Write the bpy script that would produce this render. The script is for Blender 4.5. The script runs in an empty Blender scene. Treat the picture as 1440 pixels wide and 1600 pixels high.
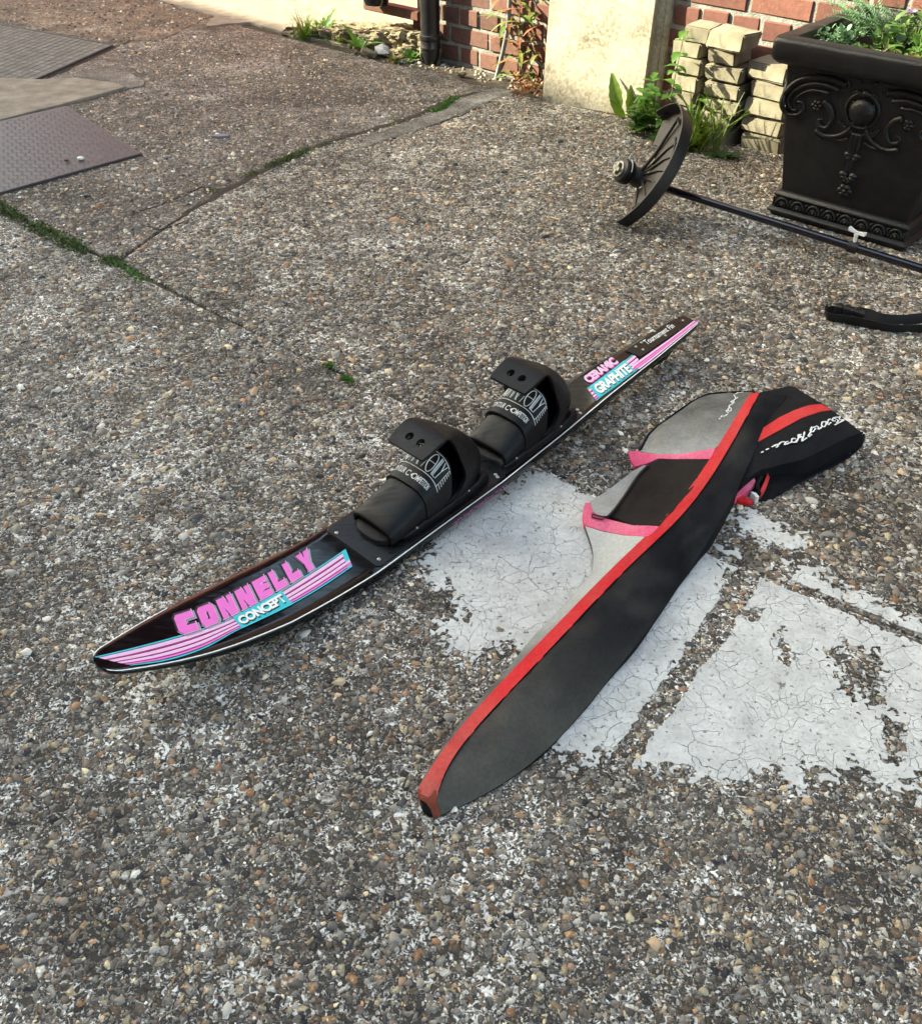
import bpy, bmesh, math, random
import numpy as np
from mathutils import Vector, Matrix
from mathutils.geometry import delaunay_2d_cdt, tessellate_polygon
R = math.radians
scene = bpy.context.scene
COL = scene.collection
rnd = random.Random(7)
rng = np.random.default_rng(7)

# ------------------------------------------------------------------ camera
CAM_H, F, CX, CY, HOR = 1.22, 1442.0, 720.0, 800.0, -400.0
PITCH = math.atan2(CY - HOR, F)
cd = bpy.data.cameras.new('camera'); cam = bpy.data.objects.new('camera', cd); COL.objects.link(cam)
cam.location = (0, 0, CAM_H); cam.rotation_euler = (math.pi/2 - PITCH, 0, 0)
cd.sensor_fit = 'HORIZONTAL'; cd.sensor_width = 36; cd.lens = 36*F/1440
cd.clip_start = .02; cd.clip_end = 400
scene.camera = cam
# ------------------------------------------------------------------ light
SUN_EL = R(30.5)
SUN_H = Vector((-.982, .186)).normalized()
w = bpy.data.worlds.new('World'); scene.world = w; w.use_nodes = True
nt = w.node_tree; nt.nodes.clear()
sky = nt.nodes.new('ShaderNodeTexSky'); sky.sky_type = 'NISHITA'; sky.sun_disc = False
sky.sun_elevation = SUN_EL; sky.sun_rotation = math.atan2(SUN_H.x, SUN_H.y)
sky.air_density = 1.0; sky.dust_density = 2.5; sky.ozone_density = 1.0
bg = nt.nodes.new('ShaderNodeBackground'); bg.inputs[1].default_value = .13
wo = nt.nodes.new('ShaderNodeOutputWorld')
nt.links.new(sky.outputs[0], bg.inputs[0]); nt.links.new(bg.outputs[0], wo.inputs[0])
sd = bpy.data.lights.new('sun', 'SUN'); sd.energy = 3.7; sd.angle = R(.55); sd.color = (1, .95, .87)
so = bpy.data.objects.new('sun', sd); COL.objects.link(so)
sv = Vector((SUN_H.x*math.cos(SUN_EL), SUN_H.y*math.cos(SUN_EL), math.sin(SUN_EL)))
so.rotation_euler = sv.to_track_quat('Z', 'Y').to_euler(); so.location = sv*20
vs = scene.view_settings
vs.view_transform = 'Standard'; vs.look = 'None'; vs.gamma = 1; vs.use_curve_mapping = False
vs.exposure = 2.70
vs.use_white_balance = True; vs.white_balance_temperature = 7900; vs.white_balance_tint = -4

# ------------------------------------------------------------------ geometry helpers
_cp, _sp = math.cos(PITCH), math.sin(PITCH)
def ray(x, y):
    d = np.array([(x-CX)/F, 1, -(y-CY)/F])
    return np.array([d[0], _cp*d[1]+_sp*d[2], -_sp*d[1]+_cp*d[2]])
def P(x, y, z=0.0):
    D = ray(x, y); t = (z-CAM_H)/D[2]
    return np.array([0, 0, CAM_H]) + t*D
def P2(x, y): return P(x, y)[:2]
W0 = np.array([.0348, 4.916]); UD = np.array([.7314, -.682]); ND = np.array([-.682, -.7314])
def W(u, n, z=0.0):
    q = W0 + UD*u + ND*n
    return np.array([q[0], q[1], z])
def PW(x, y, n):                       # photo ray against the plane at distance n from the wall -> (u, z)
    D = ray(x, y); o = np.array([0, 0, CAM_H]); N3 = np.array([ND[0], ND[1], 0])
    k = (n - (o[:2]-W0) @ ND)/(D @ N3); X = o + k*D
    return float((X[:2]-W0) @ UD), float(X[2])
def un(q): 
    r = np.asarray(q)[:2]-W0
    return float(r @ UD), float(r @ ND)
def project(X):
    v = np.asarray(X, float) - np.array([0, 0, CAM_H])
    x = v[..., 0]; y = _cp*v[..., 1]-_sp*v[..., 2]; z = _sp*v[..., 1]+_cp*v[..., 2]
    return CX+F*x/y, CY-F*z/y, y

def hash2(ix, iy, s):
    h = (ix.astype(np.int64)*374761393 + iy.astype(np.int64)*668265263 + s*982451653) & 0x7fffffff
    h = ((h ^ (h >> 13))*1274126177) & 0x7fffffff
    return ((h ^ (h >> 16)) & 0xffff)/65535.0
def vnoise(x, y, s=0):
    x = np.asarray(x, float); y = np.asarray(y, float)
    ix, iy = np.floor(x), np.floor(y); fx, fy = x-ix, y-iy
    fx = fx*fx*(3-2*fx); fy = fy*fy*(3-2*fy)
    a, b = hash2(ix, iy, s), hash2(ix+1, iy, s); c, d = hash2(ix, iy+1, s), hash2(ix+1, iy+1, s)
    return (a*(1-fx)+b*fx)*(1-fy) + (c*(1-fx)+d*fx)*fy
def fbm(x, y, sc, o=4, s=0):
    t = 0; a = .5; k = 0
    for i in range(o):
        t = t + a*vnoise(np.asarray(x)*sc+i*17.3, np.asarray(y)*sc-i*9.1, s+i); k += a; a *= .5; sc *= 2
    return t/k
def sdf(px, py, poly):                 # + inside
    poly = np.asarray(poly, float); n = len(poly)
    d = np.full(np.shape(px), 1e9); ins = np.zeros(np.shape(px), bool)
    for i in range(n):
        a = poly[i]; b = poly[(i+1) % n]; e = b-a; L = e @ e + 1e-12
        t = np.clip(((px-a[0])*e[0]+(py-a[1])*e[1])/L, 0, 1)
        d = np.minimum(d, np.hypot(px-a[0]-t*e[0], py-a[1]-t*e[1]))
        c = ((a[1] > py) != (b[1] > py))
        xx = a[0] + (py-a[1])*e[0]/(e[1] if abs(e[1]) > 1e-12 else 1e-12)
        ins ^= c & (px < xx)
    return np.where(ins, d, -d)
def cr(pts, n=8, closed=False):        # Catmull-Rom
    pts = [np.asarray(p, float) for p in pts]; m = len(pts); out = []
    for i in range(m if closed else m-1):
        if closed: p0, p1, p2, p3 = pts[i-1], pts[i], pts[(i+1) % m], pts[(i+2) % m]
        else: p0, p1, p2, p3 = pts[max(i-1, 0)], pts[i], pts[i+1], pts[min(i+2, m-1)]
        for k in range(n):
            t = k/n
            out.append(.5*((2*p1)+(p2-p0)*t+(2*p0-5*p1+4*p2-p3)*t*t+(3*p1-p0-3*p2+p3)*t**3))
    if not closed: out.append(pts[-1])
    return np.array(out)
def norm(v): v = np.asarray(v, float); return v/(np.linalg.norm(v)+1e-12)

ORG = {}
class MB:
    def __init__(s): s.v = []; s.f = []
    def add(s, vs, fs):
        b = len(s.v); s.v.extend([tuple(map(float, q)) for q in vs]); s.f.extend([tuple(i+b for i in f) for f in fs])
    def grid(s, rows, closed=False, cap=False, flip=False):
        n = len(rows[0]); b = len(s.v)
        for r in rows: s.v.extend([tuple(map(float, q)) for q in r])
        for i in range(len(rows)-1):
            for j in range(n if closed else n-1):
                k = (j+1) % n
                q = (b+i*n+j, b+i*n+k, b+(i+1)*n+k, b+(i+1)*n+j)
                s.f.append(q[::-1] if flip else q)
        if cap:
            s.f.append(tuple(b+j for j in range(n))[::-1] if not flip else tuple(b+j for j in range(n)))
            e = b+(len(rows)-1)*n
            s.f.append(tuple(e+j for j in range(n)) if not flip else tuple(e+j for j in range(n))[::-1])
    def tube(s, path, rad, seg=8, cap=True):
        path = [np.asarray(p, float) for p in path]; n = len(path)
        if np.isscalar(rad): rad = [rad]*n
        T = [norm(path[min(i+1, n-1)]-path[max(i-1, 0)]) for i in range(n)]
        up = np.array([0, 0, 1.]) if abs(T[0][2]) < .9 else np.array([1., 0, 0])
        X = norm(np.cross(T[0], up)); rows = []
        for i in range(n):
            X = norm(X - T[i]*(X @ T[i])); Y = np.cross(T[i], X)
            rows.append([path[i]+rad[i]*(math.cos(a)*X+math.sin(a)*Y) for a in [2*math.pi*k/seg for k in range(seg)]])
        s.grid(rows, closed=True, cap=cap, flip=False)
    def ell(s, c, ax, nu=10, nv=6, half=False):   # ellipsoid, ax = 3 axis vectors
        c = np.asarray(c, float); rows = []
        for i in range(nv+1):
            th = -math.pi/2+math.pi*i/nv
            if half: th = math.pi/2*i/nv
            rows.append([c+math.cos(th)*(math.cos(2*math.pi*k/nu)*np.asarray(ax[0])+math.sin(2*math.pi*k/nu)*np.asarray(ax[1]))+math.sin(th)*np.asarray(ax[2]) for k in range(nu)])
        s.grid(rows, closed=True, flip=False)
    def box(s, o, ax, ay, az, lo=(-.5, -.5, -.5), hi=(.5, .5, .5)):
        o, ax, ay, az = [np.asarray(q, float) for q in (o, ax, ay, az)]
        vs = [o+ax*x+ay*y+az*z for z in (lo[2], hi[2]) for y in (lo[1], hi[1]) for x in (lo[0], hi[0])]
        s.add(vs, [(0, 2, 3, 1), (4, 5, 7, 6), (0, 1, 5, 4), (2, 6, 7, 3), (0, 4, 6, 2), (1, 3, 7, 5)])
    def build(s, name, m, parent=None, smooth=False, angle=None, fix=True):
        me = bpy.data.meshes.new(name); me.from_pydata(s.v, [], s.f)
        return fin(me, name, m, parent, smooth, angle, fix)
def fin(me, name, m, parent=None, smooth=False, angle=None, fix=True):
    if fix:
        bm = bmesh.new(); bm.from_mesh(me); bmesh.ops.recalc_face_normals(bm, faces=bm.faces); bm.to_mesh(me); bm.free()
    me.validate()
    if smooth or angle:
        me.polygons.foreach_set('use_smooth', [True]*len(me.polygons))
        if angle:
            try: me.set_sharp_from_angle(angle=R(angle))
            except Exception: pass
    o = bpy.data.objects.new(name, me); COL.objects.link(o)
    if m: me.materials.append(m)
    if parent: setpar(o, parent)
    return o
def setpar(o, parent):
    o.parent = parent
    l = ORG.get(parent.name)
    if l is not None: o.matrix_parent_inverse = Matrix.Translation(-Vector(l))
def empty(name, loc, label, cat, group=None):
    o = bpy.data.objects.new(name, None); COL.objects.link(o); o.location = loc; o.empty_display_size = .05
    ORG[o.name] = tuple(map(float, loc)); tag(o, label, cat, group); return o
def tag(o, label=None, cat=None, group=None, kind=None):
    if label: o['label'] = label
    if cat: o['category'] = cat
    if group: o['group'] = group
    if kind: o['kind'] = kind
    return o
def evald(o, drop=()):
    dg = bpy.context.evaluated_depsgraph_get(); dg.update()
    me = bpy.data.meshes.new_from_object(o.evaluated_get(dg))
    for q in (o,)+tuple(drop): bpy.data.objects.remove(q, do_unlink=True)
    return me
def panel(poly, z, sp, lift):          # fills a 2-D outline with a fine triangle mesh; lift(x,y arrays)->3-D points
    poly = np.asarray(poly, float)
    out = []
    for i in range(len(poly)):
        a, b = poly[i], poly[(i+1) % len(poly)]; k = max(1, int(round(np.linalg.norm(b-a)/sp)))
        for j in range(k): out.append(a+(b-a)*j/k)
    out = np.array(out); lo, hi = out.min(0), out.max(0)
    gx, gy = np.meshgrid(np.arange(lo[0], hi[0], sp), np.arange(lo[1], hi[1], sp))
    gx = gx + (np.arange(gx.shape[0]) % 2)[:, None]*sp*.5
    gx, gy = gx.ravel(), gy.ravel(); keep = sdf(gx, gy, out) > sp*.55
    pts = [Vector(q) for q in out]+[Vector((x, y)) for x, y in zip(gx[keep], gy[keep])]
    n = len(out)
    r = delaunay_2d_cdt(pts, [], [list(range(n))], 1, 1e-7)
    v2 = np.array([tuple(q) for q in r[0]]); fs = [tuple(f) for f in r[2]]
    return v2, lift(v2[:, 0], v2[:, 1]), fs
def skirt(mb, v3, fs, zlow=.001):      # closes the rim of a sheet down to zlow
    cnt = {}
    for f in fs:
        for i in range(len(f)):
            a, b = f[i], f[(i+1) % len(f)]; cnt[(a, b)] = 1
    for (a, b) in list(cnt):
        if (b, a) not in cnt:
            A, B = np.array(v3[a]), np.array(v3[b]); A2, B2 = A.copy(), B.copy()
            A2[2] = min(zlow, A[2]); B2[2] = min(zlow, B[2])
            mb.add([A, B, B2, A2], [(3, 2, 1, 0)])

# ------------------------------------------------------------------ materials
def nmat(name):
    m = bpy.data.materials.new(name); m.use_nodes = True
    t = m.node_tree; b = t.nodes['Principled BSDF']
    return m, t, b
def N(t, typ, **k):
    n = t.nodes.new(typ)
    for a, v in k.items(): setattr(n, a, v)
    return n
def ramp(t, src, stops, interp='LINEAR'):
    n = N(t, 'ShaderNodeValToRGB'); n.color_ramp.interpolation = interp
    e = n.color_ramp.elements
    while len(e) < len(stops): e.new(.5)
    for i, (p, c) in enumerate(stops):
        e[i].position = p; e[i].color = (c, c, c, 1) if np.isscalar(c) else (*c, 1)
    t.links.new(src, n.inputs[0]); return n.outputs[0]
def noise(t, vec, sc, det=4, rough=.55, dist=0):
    n = N(t, 'ShaderNodeTexNoise'); n.inputs['Scale'].default_value = sc; n.inputs['Detail'].default_value = det
    n.inputs['Roughness'].default_value = rough; n.inputs['Distortion'].default_value = dist
    if vec is not None: t.links.new(vec, n.inputs['Vector'])
    return n.outputs['Fac']
def mix(t, fac, a, b, blend='MIX'):
    n = N(t, 'ShaderNodeMix', data_type='RGBA', blend_type=blend)
    for sock, v in ((n.inputs[0], fac), (n.inputs[6], a), (n.inputs[7], b)):
        if isinstance(v, bpy.types.NodeSocket): t.links.new(v, sock)
        elif isinstance(v, (int, float)): sock.default_value = v if sock == n.inputs[0] else (v, v, v, 1)
        else: sock.default_value = (*v, 1)
    return n.outputs[2]
def mth(t, op, a, b=0.0, clamp=False):
    n = N(t, 'ShaderNodeMath', operation=op, use_clamp=clamp)
    for i, v in enumerate((a, b)):
        if isinstance(v, bpy.types.NodeSocket): t.links.new(v, n.inputs[i])
        else: n.inputs[i].default_value = v
    return n.outputs[0]
def bump(t, b, h, strength=.5, dist=.003):
    n = N(t, 'ShaderNodeBump'); n.inputs['Strength'].default_value = strength; n.inputs['Distance'].default_value = dist
    t.links.new(h, n.inputs['Height']); t.links.new(n.outputs[0], b.inputs['Normal']); return n
def coord(t, which='Object'): return N(t, 'ShaderNodeTexCoord').outputs[which]
def simple(name, col, rough=.6, metal=0, var=.25, sc=30, bs=.15, bd=.001, spec=.5, coat=0, dirt=None, dirtsc=6, sheen=0):
    m, t, b = nmat(name); co = coord(t)
    n1 = noise(t, co, sc, 5)
    f = ramp(t, n1, [(.3, 1-var), (.7, 1+var)])
    c = mix(t, 1.0, col, f, 'MULTIPLY')
    if dirt is not None:
        d = ramp(t, noise(t, co, dirtsc, 6, .65), [(.45, 0), (.72, 1)])
        c = mix(t, mth(t, 'MULTIPLY', d, dirt[3]), c, dirt[:3])
    t.links.new(c, b.inputs['Base Color'])
    b.inputs['Roughness'].default_value = rough; b.inputs['Metallic'].default_value = metal
    b.inputs['Specular IOR Level'].default_value = spec
    b.inputs['Coat Weight'].default_value = coat; b.inputs['Coat Roughness'].default_value = .08
    if sheen: b.inputs['Sheen Weight'].default_value = sheen
    if bs: bump(t, b, noise(t, co, sc*6, 4), bs, bd)
    return m
STONE = [(0, (.030, .032, .040)), (.09, (.055, .05, .048)), (.20, (.17, .12, .08)), (.32, (.10, .095, .09)), (.45, (.22, .20, .175)),
         (.55, (.13, .105, .085)), (.63, (.30, .28, .25)), (.73, (.085, .075, .07)), (.80, (.52, .45, .31)), (.87, (.32, .165, .08)), (.92, (.20, .19, .185)), (1, (.62, .60, .54))]
def aggregate(name, tint=(1, 1, 1), sc=88, pale=.5, smooth=0.0, seed=0.0):
    m, t, b = nmat(name); co = coord(t)
    mp = N(t, 'ShaderNodeMapping'); mp.inputs['Location'].default_value = (seed, seed*1.7, 0); t.links.new(co, mp.inputs[0]); co = mp.outputs[0]
    nz = N(t, 'ShaderNodeTexNoise'); nz.inputs['Scale'].default_value = 60; nz.inputs['Detail'].default_value = 2; t.links.new(co, nz.inputs['Vector'])
    sub = N(t, 'ShaderNodeVectorMath', operation='MULTIPLY_ADD'); t.links.new(nz.outputs['Color'], sub.inputs[0]); sub.inputs[1].default_value = (.012, .012, 0); t.links.new(co, sub.inputs[2])
    vec = sub.outputs[0]
    def cells(s):
        v = N(t, 'ShaderNodeTexVoronoi', voronoi_dimensions='2D', feature='F1'); v.inputs['Scale'].default_value = s; v.inputs['Randomness'].default_value = 1; t.links.new(vec, v.inputs['Vector'])
        e = N(t, 'ShaderNodeTexVoronoi', voronoi_dimensions='2D', feature='DISTANCE_TO_EDGE'); e.inputs['Scale'].default_value = s; t.links.new(vec, e.inputs['Vector'])
        sp = N(t, 'ShaderNodeSeparateColor'); t.links.new(v.outputs['Color'], sp.inputs[0])
        return sp.outputs[0], sp.outputs[1], e.outputs['Distance']
    a1, a2, d1 = cells(sc); b1, b2, d2 = cells(sc*2.6)
    # matrix: dark dirty cement with pale lime patches
    n_big = noise(t, co, 2.3, 6, .6); n_mid = noise(t, co, 16, 7, .68, .4); n_fine = noise(t, co, 190, 3, .6)
    fl = noise(t, co, sc*1.35, 5, .62, 1.4)
    q_ = mth(t, 'ADD', fl, mth(t, 'ADD', mth(t, 'MULTIPLY', mth(t, 'SUBTRACT', n_big, .5), .42), mth(t, 'MULTIPLY', mth(t, 'SUBTRACT', n_mid, .5), .46)))
    pm = ramp(t, q_, [(.55-pale*.12, 0), (.63-pale*.12, 1)])
    mat_c = mix(t, n_fine, (.010, .009, .0075), (.085, .077, .067))
    mat_p = mix(t, n_fine, (.42, .415, .40), (.95, .94, .91))
    base = mix(t, pm, mat_c, mat_p)
    if smooth: base = mix(t, smooth*.75, base, mix(t, n_fine, (.14, .128, .115), (.27, .255, .235)))
    c2 = ramp(t, b1, [(p_, tuple(v_*1.4 for v_ in q_c)) for p_, q_c in STONE]); m2 = mth(t, 'MULTIPLY', ramp(t, d2, [(.05, 0), (.16, 1)]), ramp(t, b2, [(.60, 0), (.64, 1)]))
    c1 = ramp(t, a1, [(p_, tuple(v_*1.35 for v_ in q_c)) for p_, q_c in STONE]); m1 = mth(t, 'MULTIPLY', ramp(t, d1, [(.05, 0), (.13, 1)]), ramp(t, a2, [(.60, 0), (.64, 1)]))
    m1 = mth(t, 'MULTIPLY', m1, 1-smooth); m2 = mth(t, 'MULTIPLY', m2, 1-smooth)
    c = mix(t, m2, base, c2); c = mix(t, m1, c, c1)
    big = ramp(t, noise(t, co, 3.6, 8, .68), [(.34, .52), (.5, 1.0), (.66, 1.38)])
    c = mix(t, 1.0, c, big, 'MULTIPLY'); c = mix(t, 1.0, c, tint, 'MULTIPLY')
    c = mix(t, 1.0, c, ramp(t, noise(t, co, 1.1, 4, .55), [(.35, .80), (.65, 1.18)]), 'MULTIPLY')
    st_ = ramp(t, noise(t, co, 5.5, 8, .72, .6), [(.58, 0), (.70, 1)]); c = mix(t, mth(t, 'MULTIPLY', st_, .62), c, (.045, .036, .026))
    sn_ = ramp(t, mth(t, 'ADD', mth(t, 'MULTIPLY', noise(t, co, 4.2, 7, .65, .3), .7), mth(t, 'MULTIPLY', n_fine, .3)), [(.57, 0), (.66, 1)]); c = mix(t, mth(t, 'MULTIPLY', sn_, .45), c, (.30, .28, .25))
    t.links.new(c, b.inputs['Base Color']); b.inputs['Roughness'].default_value = .82; b.inputs['Specular IOR Level'].default_value = .35
    h = mth(t, 'ADD', mth(t, 'MULTIPLY', m1, mth(t, 'ADD', ramp(t, d1, [(0, 0), (.4, 1)]), mth(t, 'MULTIPLY', a2, .5))), mth(t, 'MULTIPLY', m2, .4))
    h = mth(t, 'ADD', h, mth(t, 'MULTIPLY', n_mid, .6)); h = mth(t, 'ADD', h, mth(t, 'ADD', mth(t, 'MULTIPLY', n_fine, .3), mth(t, 'MULTIPLY', pm, .45)))
    bump(t, b, h, 1.0, .006)
    return m
M = {}
M['agg'] = aggregate('aggregate concrete', (1.27, 1.23, 1.17), sc=84, pale=.52)
M['agg_back'] = aggregate('older aggregate concrete', (.90, .83, .79), sc=72, pale=.32, smooth=.25, seed=3.1)
M['agg_mid'] = aggregate('middle aggregate concrete', (1.16, 1.11, 1.04), sc=62, pale=.45, seed=6.7)
M['strip'] = aggregate('smooth concrete strip', (.95, .93, .9), sc=110, pale=.4, smooth=.75, seed=9.9)
M['apron'] = simple('beige cement', (.24, .21, .17), .9, var=.3, sc=14, bs=.6, bd=.006, dirt=(.12, .10, .08, .6), dirtsc=9)
M['soil'] = simple('dark soil', (.06, .046, .034), .95, var=.5, sc=60, bs=1, bd=.01, dirt=(.20, .16, .11, .5), dirtsc=25)
M['path'] = aggregate('brown dirt path', (1.02, .86, .72), sc=70, pale=.15, smooth=.55, seed=2.2)
M['dirt'] = simple('joint dirt', (.045, .036, .027), .95, var=.5, sc=90, bs=.8, bd=.006)
M['tuft'] = simple('moss', (.075, .12, .025), .9, var=.5, sc=80, bs=0)
def peb_mat():
    m, t, b = nmat('flint pebbles'); a = N(t, 'ShaderNodeAttribute'); a.attribute_name = 'Col'
    co = coord(t); f = ramp(t, noise(t, co, 220, 4, .7), [(.3, .7), (.7, 1.2)])
    t.links.new(mix(t, 1, a.outputs['Color'], f, 'MULTIPLY'), b.inputs['Base Color']); b.inputs['Roughness'].default_value = .6
    b.inputs['Specular IOR Level'].default_value = .45
    return m
M['gravel'] = peb_mat()
def peb1_mat():
    m, t, b = nmat('single pebbles'); oi = N(t, 'ShaderNodeObjectInfo')
    c = ramp(t, oi.outputs['Random'], STONE); co = coord(t); f = ramp(t, noise(t, co, 160, 4, .7), [(.3, .75), (.7, 1.2)])
    c = mix(t, 1, c, f, 'MULTIPLY'); c = mix(t, 1, c, (1.35, 1.3, 1.2), 'MULTIPLY'); t.links.new(c, b.inputs['Base Color']); b.inputs['Roughness'].default_value = .55
    return m
M['pebble'] = peb1_mat()
def paint_mat():
    m, t, b = nmat('worn white ground paint'); co = coord(t)
    nz = N(t, 'ShaderNodeTexNoise'); nz.inputs['Scale'].default_value = 9; nz.inputs['Detail'].default_value = 6; t.links.new(co, nz.inputs['Vector'])
    sub = N(t, 'ShaderNodeVectorMath', operation='MULTIPLY_ADD'); t.links.new(nz.outputs['Color'], sub.inputs[0]); sub.inputs[1].default_value = (.10, .10, 0); t.links.new(co, sub.inputs[2])
    def crk(s, wdt):
        e = N(t, 'ShaderNodeTexVoronoi', voronoi_dimensions='2D', feature='DISTANCE_TO_EDGE'); e.inputs['Scale'].default_value = s; t.links.new(sub.outputs[0], e.inputs['Vector'])
        return ramp(t, e.outputs['Distance'], [(0, 1), (wdt, 0)])
    gate1 = ramp(t, noise(t, co, 9, 5), [(.47, 0), (.53, 1)]); gate2 = ramp(t, noise(t, co, 13, 3), [(.50, 0), (.58, 1)])
    k = mth(t, 'MAXIMUM', mth(t, 'MULTIPLY', crk(24, .016), gate1), mth(t, 'MULTIPLY', crk(52, .022), gate2))
    spk = ramp(t, noise(t, co, 120, 6, .7), [(.61, 0), (.66, 1)]); spk2 = ramp(t, noise(t, co, 38, 6, .75), [(.63, 0), (.66, 1)])
    k2 = mth(t, 'MAXIMUM', spk, spk2)
    f = ramp(t, noise(t, co, 18, 8, .65), [(.25, (.42, .415, .395)), (.42, (.55, .545, .52)), (.58, (.64, .635, .605)), (.8, (.72, .715, .68))])
    g = ramp(t, noise(t, co, 150, 4, .7), [(.3, .86), (.7, 1.08)])
    c = mix(t, 1, f, g, 'MULTIPLY')
    c = mix(t, mth(t, 'MULTIPLY', k2, .75), c, (.10, .085, .07)); c = mix(t, mth(t, 'MULTIPLY', k, .9), c, (.035, .03, .026))
    t.links.new(c, b.inputs['Base Color']); b.inputs['Roughness'].default_value = .75; b.inputs['Specular IOR Level'].default_value = .3
    h = mth(t, 'SUBTRACT', mth(t, 'MULTIPLY', noise(t, co, 80, 6, .7), .7), mth(t, 'ADD', k, k2)); bump(t, b, h, .7, .0018)
    return m
M['paint'] = paint_mat()
def brick_mat(name, a, bcol, c3):
    m, t, b = nmat(name); oi = N(t, 'ShaderNodeObjectInfo'); co = coord(t)
    c = ramp(t, oi.outputs['Random'], [(0, a), (.5, bcol), (1, c3)])
    f = ramp(t, noise(t, co, 40, 7, .7), [(.25, .6), (.55, 1.0), (.8, 1.25)]); c = mix(t, 1, c, f, 'MULTIPLY')
    s = ramp(t, noise(t, co, 22, 6, .75), [(.68, 0), (.74, 1)]); c = mix(t, mth(t, 'MULTIPLY', s, .7), c, (.55, .46, .34))
    t.links.new(c, b.inputs['Base Color']); b.inputs['Roughness'].default_value = .85; bump(t, b, noise(t, co, 120, 5, .7), .7, .003)
    return m
M['brick_red'] = brick_mat('red brick', (.145, .054, .040), (.12, .043, .033), (.175, .066, .048))
M['brick_brown'] = brick_mat('brown brick', (.12, .052, .040), (.15, .064, .048), (.095, .044, .035))
M['mortar'] = simple('lime mortar', (.22, .22, .205), .95, var=.35, sc=25, bs=.8, bd=.006, dirt=(.11, .10, .09, .6), dirtsc=10)
M['render'] = simple('rough broken concrete', (.27, .22, .145), .95, var=.5, sc=30, bs=1, bd=.012, dirt=(.07, .06, .035, .85), dirtsc=12)
def slab_mat():
    m, t, b = nmat('pale paving slab'); co = coord(t)
    n1 = ramp(t, noise(t, co, 5, 6, .6), [(.35, 0), (.6, 1)]); n2 = noise(t, co, 75, 7, .72)
    mott = ramp(t, n2, [(.40, (.14, .108, .066)), (.50, (.27, .235, .17)), (.64, (.43, .40, .32))])
    c = mix(t, n1, mott, (.52, .49, .41)); c = mix(t, .35, c, mott)
    t.links.new(c, b.inputs['Base Color']); b.inputs['Roughness'].default_value = .9; bump(t, b, n2, .4, .003); return m
M['slab'] = slab_mat()
M['slab_edge'] = simple('weathered slab edge', (.22, .18, .12), .95, var=.4, sc=30, bs=.6, bd=.004)
M['block'] = simple('weathered buff paver', (.22, .195, .145), .92, var=.45, sc=34, bs=.5, bd=.003, dirt=(.075, .066, .04, .9), dirtsc=17)
M['planter'] = simple('black painted iron', (.0055, .0057, .0068), .42, var=.4, sc=40, bs=.7, bd=.002, dirt=(.022, .021, .021, .5), dirtsc=18, spec=.45)
M['black_metal'] = simple('black painted pipe', (.008, .008, .010), .32, var=.2, sc=30, bs=.1, dirt=(.03, .029, .028, .4), dirtsc=22)
M['shaft'] = simple('glossy black shaft', (.006, .006, .012), .14, var=.2, sc=30, bs=.05, coat=.5)
M['guard'] = simple('worn dark plastic', (.022, .018, .015), .55, var=.4, sc=24, bs=.4, dirt=(.075, .058, .045, .75), dirtsc=10)
M['guard_out'] = simple('black plastic', (.007, .007, .0075), .5, var=.3, sc=24, bs=.3, dirt=(.03, .026, .022, .5), dirtsc=12)
M['steel'] = simple('dull steel', (.45, .44, .42), .35, metal=.9, var=.2, sc=60, bs=.1)
M['nut'] = simple('scuffed alloy', (.24, .225, .19), .45, metal=.5, var=.3, sc=60, bs=.1)
M['white_pl'] = simple('white plastic', (.75, .75, .72), .4, var=.06, sc=20, bs=0)
M['web'] = simple('black webbing', (.005, .005, .0055), .75, var=.3, sc=120, bs=.6, bd=.001)
M['buckle'] = simple('black moulded buckle', (.012, .012, .015), .28, var=.2, sc=60, bs=0)
M['plate'] = simple('worn tread plate', (.058, .046, .052), .55, metal=.2, var=.25, sc=16, bs=.2, dirt=(.06, .05, .046, .6), dirtsc=7)
M['treadbar'] = simple('rubbed tread bars', (.15, .125, .135), .45, metal=.3, var=.2, sc=30, bs=.1)
M['gridsteel'] = simple('galvanised frame', (.055, .06, .065), .7, metal=.0, var=.25, sc=30, bs=.2)
M['infill'] = simple('cover infill concrete', (.17, .165, .15), .92, var=.35, sc=20, bs=.7, bd=.004, dirt=(.10, .09, .075, .5), dirtsc=9)
M['terra'] = simple('brown painted sill', (.10, .035, .022), .6, var=.3, sc=20, bs=.3)
M['ski'] = simple('glossy black ski laminate', (.004, .004, .005), .06, var=.1, sc=10, bs=.03, bd=.0006, coat=0, spec=.5)
M['rubber'] = simple('black moulded rubber', (.0045, .0048, .0060), .52, var=.18, sc=35, bs=.25, bd=.0006, spec=.22, dirt=(.011, .011, .012, .35), dirtsc=14)
M['plateblk'] = simple('black binding plate', (.0035, .0035, .0045), .33, var=.15, sc=30, bs=.08, spec=.35)
def scuff(m, lo, hi):
    t = m.node_tree; b = t.nodes['Principled BSDF']; co = coord(t); mp = N(t, 'ShaderNodeMapping'); mp.inputs['Rotation'].default_value = (0, 0, .6); mp.inputs['Scale'].default_value = (14, 120, 60); t.links.new(co, mp.inputs[0])
    t.links.new(ramp(t, mth(t, 'ADD', mth(t, 'MULTIPLY', noise(t, mp.outputs[0], 1.0, 6, .7), .6), mth(t, 'MULTIPLY', noise(t, co, 30, 6, .7), .4)), [(.42, lo), (.66, hi)]), b.inputs['Roughness'])
scuff(M['ski'], .04, .20); scuff(M['plateblk'], .25, .5); scuff(M['rubber'], .42, .68)
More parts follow.
